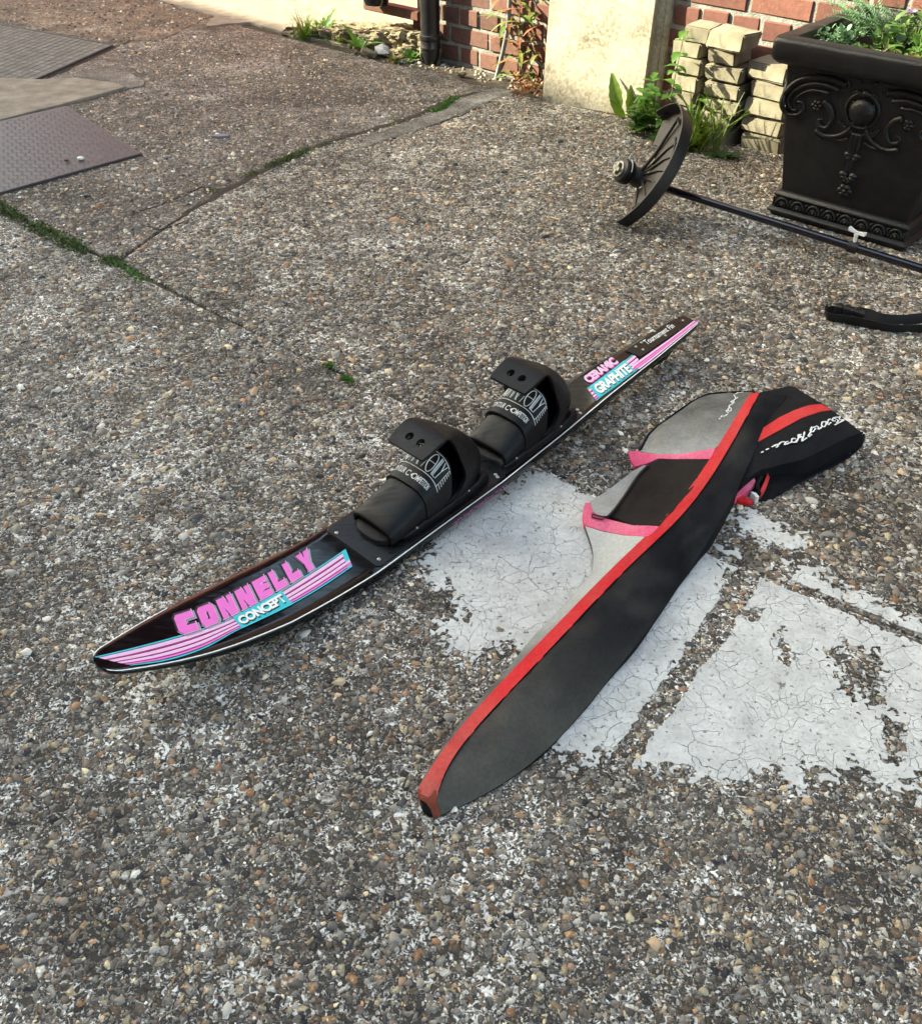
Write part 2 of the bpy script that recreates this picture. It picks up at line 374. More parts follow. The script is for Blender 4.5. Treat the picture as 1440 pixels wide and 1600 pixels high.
def flat(name, c, rough=.3, coat=.0):
    m, t, b = nmat(name); co = coord(t)
    f = ramp(t, noise(t, co, 90, 4), [(.3, .93), (.7, 1.05)]); t.links.new(mix(t, 1, c, f, 'MULTIPLY'), b.inputs['Base Color'])
    b.inputs['Roughness'].default_value = rough; b.inputs['Coat Weight'].default_value = coat; b.inputs['Coat Roughness'].default_value = .06; return m
M['d_pink'] = flat('pink print', (.80, .16, .56)); M['d_lav'] = flat('pale pink print', (.80, .50, .72)); M['d_mag'] = flat('magenta print', (.50, .015, .22))
M['d_teal'] = flat('teal print', (.02, .50, .58)); M['d_pale'] = flat('white print', (.80, .82, .80)); M['d_grey'] = flat('silver grey print', (.30, .30, .36)); M['d_blk'] = flat('black print', (.005, .005, .007))
M['logo'] = flat('white rubber print', (.72, .74, .74), .6, 0)
def cloth(name, col, dust, rough=.9, sc=9, weave=900, amt=.6):
    m, t, b = nmat(name); co = coord(t)
    at = N(t, 'ShaderNodeAttribute'); at.attribute_name = 'dust'
    d = mth(t, 'ADD', ramp(t, noise(t, co, sc, 7, .65), [(.38, 0), (.75, 1)]), mth(t, 'MULTIPLY', ramp(t, noise(t, co, sc*5, 6, .7), [(.5, 0), (.75, 1)]), .5))
    k = mth(t, 'MULTIPLY', d, amt); k = mth(t, 'ADD', k, mth(t, 'MULTIPLY', at.outputs['Fac'], .75), True)
    f = ramp(t, noise(t, co, 160, 4, .7), [(.3, .82), (.7, 1.14)])
    c = mix(t, 1, mix(t, k, col, dust), f, 'MULTIPLY')
    t.links.new(c, b.inputs['Base Color']); b.inputs['Roughness'].default_value = rough; b.inputs['Specular IOR Level'].default_value = .18
    b.inputs['Sheen Weight'].default_value = .0
    h = mth(t, 'ADD', noise(t, co, weave, 2), mth(t, 'MULTIPLY', noise(t, co, 24, 6, .62, .8), 3.5)); bump(t, b, h, .5, .0022); return m
M['c_black'] = cloth('faded black nylon', (.0050, .0056, .0085), (.145, .134, .115), amt=.05)
M['c_black2'] = cloth('dark blue black nylon', (.0042, .0047, .0075), (.018, .018, .02), amt=.25)
M['c_red'] = cloth('red webbing tape', (.60, .022, .032), (.50, .12, .10), amt=.45)
M['c_rust'] = cloth('dirty red tape', (.33, .06, .035), (.16, .07, .045), amt=.9)
M['c_pink'] = cloth('faded pink tape', (.72, .09, .20), (.80, .36, .44), amt=.5)
M['c_grey'] = cloth('faded grey nylon', (.085, .083, .08), (.50, .50, .475), amt=.30)
M['c_mesh'] = cloth('dark mesh pocket', (.017, .0135, .012), (.032, .026, .022), amt=.7, sc=14)
M['c_in'] = cloth('dark lining', (.006, .006, .008), (.015, .015, .016), amt=.3)
def leafmat(name, cs, rough=.5, trans=.25):
    m, t, b = nmat(name); oi = N(t, 'ShaderNodeNewGeometry'); co = coord(t)
    c = ramp(t, oi.outputs['Random Per Island'], [(i/(max(1, len(cs)-1)), q) for i, q in enumerate(cs)])
    f = ramp(t, noise(t, co, 60, 4), [(.3, .75), (.7, 1.2)]); c = mix(t, 1, c, f, 'MULTIPLY')
    t.links.new(c, b.inputs['Base Color']); b.inputs['Roughness'].default_value = rough
    tr = N(t, 'ShaderNodeBsdfTranslucent'); t.links.new(c, tr.inputs[0]); mx = N(t, 'ShaderNodeMixShader'); mx.inputs[0].default_value = trans
    o = t.nodes['Material Output']; t.links.new(b.outputs[0], mx.inputs[1]); t.links.new(tr.outputs[0], mx.inputs[2]); t.links.new(mx.outputs[0], o.inputs[0]); return m
M['lf'] = leafmat('green leaf', [(.065, .17, .026), (.105, .22, .04), (.06, .15, .033)], .45, .45)
M['lf_dark'] = leafmat('dark green leaf', [(.04, .095, .022), (.065, .125, .03), (.045, .09, .03)])
M['lf_lime'] = leafmat('lime grass', [(.13, .21, .025), (.10, .18, .02), (.16, .22, .04)], .5, .4)
M['lf_blue'] = leafmat('blue green leaf', [(.12, .22, .12), (.10, .19, .08), (.16, .26, .17)])
M['lf_red'] = leafmat('red tinged leaf', [(.22, .045, .025), (.30, .10, .05), (.10, .12, .03), (.26, .07, .04)])
M['lf_mix'] = leafmat('turning leaf', [(.10, .18, .035), (.20, .20, .05), (.28, .09, .05), (.08, .17, .035), (.13, .20, .04), (.09, .16, .03)])
M['lf_dry'] = leafmat('dry leaf', [(.42, .33, .18), (.50, .42, .26), (.34, .25, .14)], .7, .1)
M['stem'] = simple('green stem', (.09, .12, .03), .6, var=.3, sc=40, bs=0)
M['stem_red'] = simple('reddish stem', (.16, .07, .03), .6, var=.3, sc=40, bs=0)
M['flower'] = leafmat('violet petal', [(.25, .12, .40), (.40, .30, .50)])
M['refl_red'] = simple('red for ski tip reflection', (.26, .016, .018), .7, var=.2, sc=10, bs=.2)  # invented red, meant to show mirrored in the ski tip
M['house'] = simple('plain brick wall', (.22, .12, .08), .9, var=.4, sc=12, bs=.5, bd=.005)  # one brown brick tone with random variation
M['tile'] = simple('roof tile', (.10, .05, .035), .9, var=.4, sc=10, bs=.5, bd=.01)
M['glass'] = simple('dark window glass', (.02, .025, .03), .05, var=.1, sc=5, bs=0)
M['mossleaf'] = leafmat('joint moss', [(.05, .095, .02), (.085, .135, .03), (.06, .085, .028), (.10, .12, .04)], .7, .2)
M['slate'] = simple('slate chip', (.17, .17, .20), .6, var=.2, sc=40, bs=.3)
M['conduit'] = simple('grey conduit', (.16, .165, .17), .5, var=.2, sc=40, bs=.1)
M['thread'] = simple('white thread', (.7, .7, .68), .8, var=.1, sc=40, bs=0)
M['zip'] = simple('black zip', (.008, .008, .01), .4, var=.2, sc=200, bs=.5)

# ------------------------------------------------------------------ ground: soil base, concrete slabs, seams, paint, pebbles
g = MB(); g.add([(-40, -40, -.009), (40, -40, -.009), (40, 40, -.009), (-40, 40, -.009)], [(0, 1, 2, 3)])
ground = g.build('ground', M['soil'], fix=False); tag(ground, 'yard ground of dark soil under the concrete slabs', None, kind='structure')
A_line = [np.array(q) for q in [(-6.2, 7.05), (-4.2, 5.34), (-1.576, 3.092), (-1.058, 2.651), (-.473, 2.152), (-.12, 1.865), (.196, 1.608), (.512, 1.326), (.816, 1.112), (1.9, .30), (4.5, -1.75)]]
C_line = [P2(180, 410), P2(262, 352), P2(340, 304), P2(420, 263), P2(500, 226), P2(640, 184), P2(720, 150), P2(800, 140), W(.24, .24)[:2]]
A_line[3] = C_line[0].copy()
def offset_line(line, d):
    line = np.asarray(line); out = []
    for i in range(len(line)):
        t = norm(line[min(i+1, len(line)-1)]-line[max(i-1, 0)]); out.append(line[i]+np.array([-t[1], t[0]])*(d[i] if hasattr(d, '__len__') else d))
    return out
def jitter(poly, step, amp, seed):
    out = []; poly = [np.asarray(q, float) for q in poly]
    for i in range(len(poly)):
        a, b = poly[i], poly[(i+1) % len(poly)]; L = np.linalg.norm(b-a); k = max(1, int(L/step)); nn = norm(b-a); nn = np.array([-nn[1], nn[0]])
        for j in range(k):
            q = a+(b-a)*j/k; o = (fbm(q[0], q[1], 9, 5, seed)-.5)*2*amp
            out.append(q+nn*o)
    return out
def slab(name, poly, mt, seed, z=0.0, amp=.006, step=.02, th=.03):
    poly = jitter(poly, step, amp, seed)
    ar = sum(poly[i][0]*poly[(i+1) % len(poly)][1]-poly[(i+1) % len(poly)][0]*poly[i][1] for i in range(len(poly)))
    if ar < 0: poly = poly[::-1]
    tri = tessellate_polygon([[Vector((q[0], q[1], 0)) for q in poly]]); mb = MB(); n = len(poly)
    c = [np.array([q[0], q[1], z]) for q in poly]
    ins = []
    for i in range(n):
        t = norm(poly[(i+1) % n]-poly[i-1]); nn = np.array([t[1], -t[0]]); ins.append(poly[i]+nn*.003)
    mb.add(c, [f for f in tri])
    rows = [c, [np.array([q[0], q[1], z-.004]) for q in ins], [np.array([q[0], q[1], z-th]) for q in ins]]
    mb.grid(rows, closed=True)
    o = mb.build(name, mt, ground)
    return o, poly
wA = [.011]*4+[.004]*3+[.003]*4
lo = offset_line(A_line, [-q for q in wA]); hi = offset_line(A_line, wA)
front_poly = lo + [np.array([6, -3.]), np.array([-6.5, -3.])]
back_edge = [W(.24, .235)[:2], P2(848, 156), P2(1000, 188), P2(1110, 222), P2(1200, 236), W(2.2, .10)[:2], W(6.0, .10)[:2]]
cl = offset_line(C_line, -.007); chi = offset_line(C_line, .006)
mid_poly = [hi[3]+np.array([.02, -.01])]+hi[4:]+[np.array([7.5, .5])]+back_edge[::-1]+cl[::-1]
left_poly = hi[:4][::-1]; left_poly = [hi[0], hi[1], hi[2], hi[3]-np.array([.015, -.01])]+chi[1:]+[P2(700, 116), P2(600, 98), P2(470, 64), P2(380, 42), P2(250, -40), np.array([-7, 10.])]
slab('concrete_slab', front_poly, M['agg'], 3)
slab('concrete_slab', mid_poly, M['agg_mid'], 5)
slab('concrete_slab', left_poly, M['agg_back'], 8)
# smoother strip beside the joint
strip_poly = [P2(560, 232), P2(660, 200), P2(720, 178), P2(805, 142), P2(770, 138), P2(716, 156), P2(640, 190), P2(575, 214)]
slab('concrete_strip', strip_poly, M['strip'], 11, z=.0025, amp=.012, step=.015, th=.01)
# dirt filled cracks
def seam(pts, wd, seed, z=.0035):
    line = cr([np.asarray(q) for q in pts], 14); mb = MB(); rows = []
    for i, q in enumerate(line):
        t = norm(line[min(i+1, len(line)-1)]-line[max(i-1, 0)]); nn = np.array([-t[1], t[0]])
        o = (fbm(q[0], q[1], 25, 4, seed)-.5)*.03; e = min(1, 5*i/len(line)+.15, 5*(len(line)-1-i)/len(line)+.1)
        a = wd*(.35+1.3*fbm(q[0], q[1], 40, 3, seed+3))*e; b = wd*(.35+1.3*fbm(q[0], q[1], 40, 3, seed+7))*e
        rows.append([np.array([*(q+nn*(o+a)), z-.003]), np.array([*(q+nn*o), z]), np.array([*(q+nn*(o-b)), z-.003])])
    mb.grid(rows); return mb.build('dirt_seam', M['dirt'], ground)
for i, (pl, wd) in enumerate([
        ([P2(201, 337), P2(250, 320), P2(300, 297), P2(330, 292)], .006), (C_line[1:-1], .019),
        ([P2(215, 350), P2(250, 358), P2(290, 345)], .004), ([P2(667, 200), P2(720, 180), P2(760, 160), P2(806, 141)], .006),
        ([P2(180, 105), P2(210, 120), P2(228, 130)], .008), ([P2(60, 128), P2(110, 106), P2(178, 74), P2(215, 60)], .014)]):
    seam(pl, wd, 20+i, .003)
# worn white paint
PAINT = [[(845, 738), (925, 773), (1000, 808), (1128, 872), (1118, 905), (1108, 965), (1070, 1030), (1020, 1110), (985, 1172), (955, 1188), (905, 1170), (860, 1155), (800, 1085), (835, 1015), (795, 990), (745, 1022), (698, 1022), (690, 1000), (730, 950), (688, 905), (672, 880), (690, 850), (700, 822)],
         [(1160, 920), (1208, 905), (1250, 928), (1310, 955), (1400, 995), (1452, 1020), (1452, 1215), (1385, 1225), (1330, 1195), (1250, 1222), (1200, 1190), (1120, 1212), (1050, 1190), (982, 1206), (1010, 1140), (1065, 1062), (1110, 992), (1146, 950)],
         [(1112, 845), (1150, 862), (1180, 885), (1150, 900), (1118, 880)],
         [(1225, 875), (1290, 905), (1380, 945), (1445, 975), (1445, 1000), (1380, 975), (1290, 940), (1240, 915)],
         [(1120, 800), (1180, 790), (1230, 815), (1290, 850), (1240, 870), (1160, 850)]]
HOLES = [([(1200, 985), (1222, 978), (1245, 1030), (1235, 1050), (1212, 1030)], .012), ([(1290, 1005), (1345, 1000), (1395, 1050), (1400, 1120), (1350, 1115), (1300, 1070)], .03),
         ([(1375, 1115), (1420, 1130), (1405, 1200), (1375, 1190)], .012), ([(1150, 955), (1200, 950), (1190, 975), (1160, 975)], .008)]
def paint_mask(x, y):
    best = np.full(np.shape(x), -1.0)
    jd = np.full(np.shape(x), 9.0)
    n1 = fbm(x, y, 9, 3, 40)-.5; n2 = fbm(x, y, 45, 5, 44)-.5; n3 = fbm(x, y, 160, 3, 48)-.5
    nn = n1*.5+n2*1.2+n3*1.25
    for i, pl in enumerate(PAINT):
        d = sdf(x, y, [P2(*q) for q in pl])
        amp = .036 if i < 2 else .03
        m = np.clip(d/amp, -1.6, 1.25)*.5+nn*.9 - (-.14 if i < 2 else (.0 if i < 4 else .34))
        best = np.maximum(best, m)
    for pl, a in HOLES:
        d = sdf(x, y, [P2(*q) for q in pl]); best = np.minimum(best, -np.clip(d/a, -1.5, 1)*.5+.18-nn*.9)
    for line in (np.array(A_line), np.array([P2(1170, 885), P2(1120, 980), P2(1040, 1090), P2(965, 1195)])):
        for i in range(len(line)-1):
            a, e = line[i], line[i+1]-line[i]; t = np.clip(((x-a[0])*e[0]+(y-a[1])*e[1])/(e @ e), 0, 1)
            jd = np.minimum(jd, np.hypot(x-a[0]-t*e[0], y-a[1]-t*e[1]))
    best = np.where(jd < .009+.012*(n2+.3), -1, best)
    jb = np.full(np.shape(x), 9.0); line = np.array([P2(1175, 880), P2(1120, 980), P2(1040, 1090), P2(965, 1195)])
    for i in range(len(line)-1):
        a, e = line[i], line[i+1]-line[i]; t = np.clip(((x-a[0])*e[0]+(y-a[1])*e[1])/(e @ e), 0, 1); jb = np.minimum(jb, np.hypot(x-a[0]-t*e[0], y-a[1]-t*e[1]))
    best = np.where(jb < .015+.020*(n2+.25)+.02*np.clip(n1, -.3, .3), -1, best)
    return best
STEP = .0032
gx = np.arange(-.16, 1.12, STEP); gy = np.arange(.72, 1.75, STEP); GX, GY = np.meshgrid(gx, gy, indexing='ij')
PM = paint_mask(GX, GY)
def contour_sheet(X, Y, Mk, z, name, mt, parent):
    mb = MB(); idx = {}; nx, ny = Mk.shape; vs = []; fs = []
    ins = Mk > 0
    def vid(key, q):
        if key not in idx: idx[key] = len(vs); vs.append((q[0], q[1], z))
        return idx[key]
    cs = ins[:-1, :-1].astype(int)+ins[1:, :-1]+ins[1:, 1:]+ins[:-1, 1:]
    for i, j in zip(*np.nonzero(cs)):
        cor = [(i, j), (i+1, j), (i+1, j+1), (i, j+1)]; f = []
        if cs[i, j] == 4: f = [vid((a, b), (X[a, b], Y[a, b])) for a, b in cor]
        else:
            for k in range(4):
                a, b = cor[k]; c, d = cor[(k+1) % 4]
                if ins[a, b]: f.append(vid((a, b), (X[a, b], Y[a, b])))
                if ins[a, b] != ins[c, d]:
                    t = Mk[a, b]/(Mk[a, b]-Mk[c, d]); key = ((a, b), (c, d)) if (a, b) < (c, d) else ((c, d), (a, b))
                    f.append(vid(key, (X[a, b]+t*(X[c, d]-X[a, b]), Y[a, b]+t*(Y[c, d]-Y[a, b]))))
        if len(f) > 2: fs.append(tuple(f))
    mb.v = vs; mb.f = fs; sk = MB(); skirt(sk, vs, fs, -.001); mb.add(sk.v, sk.f)
    return mb.build(name, mt, parent, fix=False)
paint = contour_sheet(GX, GY, PM, .002, 'paint_patch', M['paint'], ground)

# pebbles: one dome each, the ones that show largest as separate parts
def joint_dist(x, y):
    jd = np.full(np.shape(x), 9.0)
    for line in (np.array(A_line), np.array(C_line)):
        for i in range(len(line)-1):
            a, e = line[i], line[i+1]-line[i]; t = np.clip(((x-a[0])*e[0]+(y-a[1])*e[1])/(e @ e), 0, 1)
            jd = np.minimum(jd, np.hypot(x-a[0]-t*e[0], y-a[1]-t*e[1]))
    return jd
NP = 230000
px = rng.uniform(-2.2, 2.4, NP); py = rng.uniform(.15, 4.0, NP)
X, Y, dep = project(np.stack([px, py, np.zeros(NP)], 1))
vis = (X > -160) & (X < 1600) & (Y < 1760)
wgt = np.clip((1.15/dep)**2.3, 0, 1)*(.55+.9*fbm(px, py, 5, 4, 60))
keep = vis & (rng.random(NP) < wgt)
px, py, dep = px[keep], py[keep], dep[keep]
gi = np.clip(((px-gx[0])/STEP).astype(int), 0, len(gx)-1); gj = np.clip(((py-gy[0])/STEP).astype(int), 0, len(gy)-1)
inb = (px > gx[0]) & (px < gx[-1]) & (py > gy[0]) & (py < gy[-1])
ok = ~(inb & (PM[gi, gj] > -.06)) & (joint_dist(px, py) > .011)
plate_poly = [P2(-60, 322), P2(222, 243), P2(105, 168), P2(-60, 208)]
ok &= sdf(px, py, plate_poly) < -.01
px, py, dep = px[ok], py[ok], dep[ok]; n = len(px)
rad = np.clip(np.exp(rng.normal(math.log(.0026), .50, n)), .0012, .0105)*np.clip(dep/1.35, .9, 1.5)
order = np.argsort(-rad/dep); px, py, rad, dep = px[order], py[order], rad[order], dep[order]
stops = np.array([s[0] for s in STONE]); cols = np.array([s[1] for s in STONE])
def stone_col(u): return np.stack([np.interp(u, stops, cols[:, k]) for k in range(3)], 1)
SEG = 7
def dome(k):
    a = np.linspace(0, 2*np.pi, SEG, endpoint=False); r = 1+.2*rng.normal(size=SEG).clip(-1.3, 1.3)
    v = np.zeros((SEG*2+1, 3)); v[:SEG, 0] = r*np.cos(a); v[:SEG, 1] = r*np.sin(a); v[:SEG, 2] = -.25
    q = .62+.12*rng.normal(size=SEG).clip(-1, 1); v[SEG:2*SEG, 0] = q*r*np.cos(a+.2); v[SEG:2*SEG, 1] = q*r*np.sin(a+.2); v[SEG:2*SEG, 2] = .42+.12*rng.normal(size=SEG).clip(-1, 1)
    v[-1] = (.1*rng.normal(), .1*rng.normal(), .55); return v
DF = [(j, (j+1) % SEG, SEG+(j+1) % SEG, SEG+j) for j in range(SEG)]+[(SEG+j, SEG+(j+1) % SEG, 2*SEG) for j in range(SEG)]
TRI = []
for f in DF: TRI += [(f[0], f[1], f[2])]+([(f[0], f[2], f[3])] if len(f) == 4 else [])
TRI = np.array(TRI)
TEMPL = np.array([dome(k) for k in range(40)])
NB = 300
big = slice(0, NB)
pm8 = []
for k in range(8):
    me = bpy.data.meshes.new('pebble'); me.from_pydata([tuple(q) for q in TEMPL[k]], [], DF); me.materials.append(M['pebble'])
    me.polygons.foreach_set('use_smooth', [True]*len(me.polygons)); pm8.append(me)
for i in range(NB):
    o = bpy.data.objects.new('pebble', pm8[i % 8]); COL.objects.link(o); o.parent = ground
    r = float(rad[i]); o.location = (px[i], py[i], -.0004); o.rotation_euler = (rnd.uniform(-.15, .15), rnd.uniform(-.15, .15), rnd.uniform(0, 6.28))
    o.scale = (r*rnd.uniform(.9, 1.35), r*rnd.uniform(.7, 1.0), r*rnd.uniform(.55, .95))
def stuff_pebbles(px, py, rad, name):
    n = len(px); V = TEMPL[rng.integers(0, 40, n)].copy(); an = rng.uniform(0, 6.283, n)
    V *= np.stack([rad*rng.uniform(.9, 1.4, n), rad*rng.uniform(.65, 1.0, n), rad*rng.uniform(.55, 1.25, n)], 1)[:, None, :]
    c, s = np.cos(an)[:, None], np.sin(an)[:, None]; x = V[..., 0]*c-V[..., 1]*s; y = V[..., 0]*s+V[..., 1]*c
    V = np.stack([x+px[:, None], y+py[:, None], V[..., 2]], -1)
    nv = V.shape[1]; T = (TRI[None]+(np.arange(n)*nv)[:, None, None]).reshape(-1, 3)
    me = bpy.data.meshes.new(name); me.vertices.add(n*nv); me.vertices.foreach_set('co', V.reshape(-1))
    me.loops.add(T.size); me.loops.foreach_set('vertex_index', T.reshape(-1).astype(np.int32))
    me.polygons.add(len(T)); me.polygons.foreach_set('loop_start', np.arange(0, T.size, 3, dtype=np.int32)); me.polygons.foreach_set('use_smooth', np.ones(len(T), bool))
    me.update(calc_edges=True)
    cl = stone_col(rng.random(n))*np.array([1.3, 1.25, 1.17])*rng.uniform(.55, 1.6, n)[:, None]
    at = me.color_attributes.new('Col', 'FLOAT_COLOR', 'POINT'); buf = np.ones((n*nv, 4)); buf[:, :3] = np.repeat(cl, nv, 0); at.data.foreach_set('color', buf.reshape(-1))
    me.materials.append(M['gravel']); o = bpy.data.objects.new(name, me); COL.objects.link(o); o.parent = ground; o['kind'] = 'stuff'; return o
stuff_pebbles(px[NB:], py[NB:], rad[NB:], 'gravel')
NF = 90000
fx = rng.uniform(-3.2, 2.6, NF); fy = rng.uniform(1.6, 5.6, NF); FX, FY, fd = project(np.stack([fx, fy, np.zeros(NF)], 1))
nfar = un_n = (fx-W0[0])*ND[0]+(fy-W0[1])*ND[1]
kf = (FX > -120) & (FX < 1560) & (FY > -40) & (nfar > .36) & (rng.random(NF) < np.clip((fd-1.4)/1.2, 0, 1)*(.25+1.0*fbm(fx, fy, 4, 4, 66))) & (joint_dist(fx, fy) > .014)
gi = np.clip(((fx-gx[0])/STEP).astype(int), 0, len(gx)-1); gj = np.clip(((fy-gy[0])/STEP).astype(int), 0, len(gy)-1)
kf &= ~((fx > gx[0]) & (fx < gx[-1]) & (fy > gy[0]) & (fy < gy[-1]) & (PM[gi, gj] > -.06))
for pq in ([(-60, 325), (222, 243), (105, 166), (-60, 208)], [(-90, 214), (224, 138), (228, 126), (178, 70), (0, 36), (-90, 36)], [(545, 236), (660, 200), (806, 142), (770, 136), (640, 186)], [(-160, 70), (176, 74), (310, 50), (400, 40), (420, -60), (-160, -60)]):
    kf &= sdf(fx, fy, np.array([P2(*q) for q in pq])) < .005
fx, fy = fx[kf], fy[kf]; stuff_pebbles(fx, fy, np.clip(np.exp(rng.normal(math.log(.0050), .38, len(fx))), .003, .013), 'gravel'); print('far pebbles', len(fx))
print('pebbles', len(px))

# metal cover plate, mesh covered inspection cover, cement apron, gravelly path behind
def solid_poly(poly, z0, z1, name, mt, parent, bev=.004):
    poly = [np.asarray(q) for q in poly]
    ar = sum(poly[i][0]*poly[(i+1) % len(poly)][1]-poly[(i+1) % len(poly)][0]*poly[i][1] for i in range(len(poly)))
    if ar < 0: poly = poly[::-1]
    c = sum(poly)/len(poly); n = len(poly); sh = [q-norm(q-c)*bev for q in poly]; mb = MB()
    rows = [[(*q, z0) for q in poly], [(*q, z1-bev*.6) for q in poly], [(*q, z1) for q in sh]]
    mb.grid(rows, closed=True); tri = tessellate_polygon([[Vector((q[0], q[1], 0)) for q in sh]]); mb.add([(*q, z1) for q in sh], tri)
    return mb.build(name, mt, parent)
pa, pb, pc = P2(222, 243), P2(105, 168), P2(0, 305)
pd = pb+(pc-pa)
cover = empty('metal_cover', (*(pa+pd)/2, .0) if False else (float((pa[0]+pd[0])/2), float((pa[1]+pd[1])/2), 0), 'worn brownish steel tread plate with raised bars let into the concrete at left', 'metal cover')
ex = norm(pc-pa); pe = pa+(pc-pa)*1.5; pf = pb+(pc-pa)*1.5
solid_poly([pa, pb, pf, pe], -.015, .010, 'plate', M['plate'], cover)
mb = MB(); ey = norm(pb-pa); Lx = np.linalg.norm(pe-pa); Ly = np.linalg.norm(pb-pa); i = 0
x = .02
while x < Lx-.02:
    y = .02; j = 0
    while y < Ly-.02:
        a = 1 if (i+j) % 2 else -1; q = pa+ex*x+ey*y; d = norm(ex+ey*a*.9) if a > 0 else norm(ex*.9-ey); e = np.array([-d[1], d[0]])
        rows = [[np.array([*(q+d*s*.0115+e*wd*.0028*(1-abs(s)**2*.7)), .0098+h*.0018]) for wd, h in ((-1, 0), (0, 1), (1, 0))] for s in (-1, 0, 1)]
        mb.grid(rows); y += .026; j += 1
    x += .026; i += 1
tread = mb.build('tread_bars', M['treadbar'], cover, smooth=True); tread['kind'] = 'stuff'
apr = [P2(-80, 212), P2(0, 192), P2(106, 164), P2(196, 140), P2(178, 133), P2(120, 126), P2(60, 128), P2(-80, 122)]
apo, _ = slab('cement_apron', apr, M['apron'], 31, z=.0135, amp=.008, step=.02, th=.03)
apr2 = [P2(200, 139), P2(224, 135), P2(226, 128), P2(178, 104), P2(140, 110), P2(70, 127), P2(120, 125)]
slab('cement_apron', apr2, M['strip'], 32, z=.007, amp=.008, step=.02, th=.03)
ga, gb, gc = P2(176, 73), P2(60, 125), P2(0, 40)
ga2 = gb+(gc-ga)
icov = empty('inspection_cover', (float((ga[0]+gc[0])/2), float((ga[1]+gc[1])/2), 0), 'inspection cover with a square steel mesh set in concrete behind the tread plate', 'inspection cover')
gx1 = norm(gc-ga); gy1 = norm(gb-ga); gL = np.linalg.norm(gc-ga)*1.8; gW = np.linalg.norm(gb-ga)*1.35
cor = [ga, ga+gx1*gL, ga+gx1*gL+gy1*gW, ga+gy1*gW]
solid_poly(cor, -.012, .0100, 'infill', M['infill'], icov)
mb = MB()
def bar(a, b, wd, z0, z1):
    d = norm(b-a); e = np.array([-d[1], d[0]])*wd/2
    mb.add([(*(a-e), z0), (*(b-e), z0), (*(b+e), z0), (*(a+e), z0), (*(a-e), z1), (*(b-e), z1), (*(b+e), z1), (*(a+e), z1)], [(0, 1, 5, 4), (1, 2, 6, 5), (2, 3, 7, 6), (3, 0, 4, 7), (4, 5, 6, 7)])
k = .05
while k < gL: bar(ga+gx1*k, ga+gx1*k+gy1*gW, .0028, .0095, .0112); k += .045
k = .05
while k < gW: bar(ga+gy1*k, ga+gy1*k+gx1*gL, .0028, .0095, .0110); k += .045
mb.build('mesh_bars', M['gridsteel'], icov)['kind'] = 'stuff'
mb = MB()
for a, b in ((cor[0], cor[1]), (cor[0], cor[3]), (cor[3], cor[2])): bar(a, b, .012, .0, .0125)
mb.build('frame', M['gridsteel'], icov)
pth = [P2(-150, 30), P2(0, 34), P2(176, 66), P2(250, 62), P2(300, 40), P2(330, 24), P2(200, -10), P2(60, -60), P2(-200, -60)]
slab('dirt_path', pth, M['path'], 35, z=.0035, amp=.05, step=.012, th=.02)
brt = [P2(200, -14), P2(335, 26), P2(322, 42), P2(390, 36), P2(470, 58), P2(545, 72), P2(600, 60), W(-.34, -.1)[:2], W(-.34, -1.6)[:2], W(-4.5, -1.6)[:2], W(-4.5, -.4)[:2]]
slab('cement_apron', brt, M['apron'], 36, z=.008, amp=.02, step=.03, th=.03)
def loose_stones(region, cnt, rlo, rhi, zb, name, lab=None):
    region = np.array([P2(*q) for q in region]); lo, hi = region.min(0), region.max(0); xs = rng.uniform(lo[0], hi[0], cnt*4); ys = rng.uniform(lo[1], hi[1], cnt*4)
    k = sdf(xs, ys, region) > 0; xs, ys = xs[k][:cnt], ys[k][:cnt]
    o = stuff_pebbles(xs, ys, rng.uniform(rlo, rhi, len(xs)), name); o.location.z = zb; return o
loose_stones([(0, 34), (176, 66), (250, 62), (300, 40), (330, 24), (200, -10), (0, -20)], 700, .003, .011, .005, 'gravel')
loose_stones([(540, 80), (620, 108), (700, 112), (800, 138), (848, 153), (1000, 182), (1100, 220), (1200, 232), (1200, 205), (1000, 160), (840, 122), (700, 98), (560, 55)], 700, .005, .013, -.007, 'gravel')
# ------------------------------------------------------------------ house wall of separate bricks
CRS, JT = .086, .017
def brick_mesh(L, Dp, H, seed):
    r = random.Random(seed); bm = bmesh.new(); bmesh.ops.create_cube(bm, size=1)
    for v in bm.verts:
        v.co.x *= L; v.co.y *= Dp; v.co.z *= H; v.co += Vector((r.uniform(-1, 1), r.uniform(-1, 1), r.uniform(-1, 1)))*.0022
    bmesh.ops.bevel(bm, geom=bm.edges[:], offset=.004, segments=1, affect='EDGES')
    me = bpy.data.meshes.new('brick'); bm.to_mesh(me); bm.free(); return me
wall = empty('brick_house', tuple(W(0, 0, 0)), 'old brick house wall with pale mortar behind the planter and drainpipe', 'house')
q0, q1 = W(-9, -.012), W(9, -.012)
mb = MB(); mb.box((W(0, -.16, 1.5)+np.array([0, 0, 0])), np.array([*UD, 0]), np.array([*ND, 0]), np.array([0, 0, 1.]), (-.335, -.148, -1.6), (9, .1585, 3.4))
mb.build('wall', M['mortar'], wall)
HD, ST = .131, .262
rot = math.atan2(UD[1], UD[0])
bms = {}
for mtn in ('brick_red', 'brick_brown'):
    for k in range(4):
        for nm, L in (('h', HD-JT), ('s', ST-JT)):
            me = brick_mesh(L, .06, CRS-JT, k*7+len(nm)); me.materials.append(M[mtn]); bms[(mtn, nm, k)] = me
REFL_WINDOWS = [(-.20, .85, .95, 2.35), (1.55, 2.65, .95, 2.35), (3.3, 4.3, .95, 2.35)]  # windows added above the view for dark and white reflections on the ski
far = MB(); cnt = 0
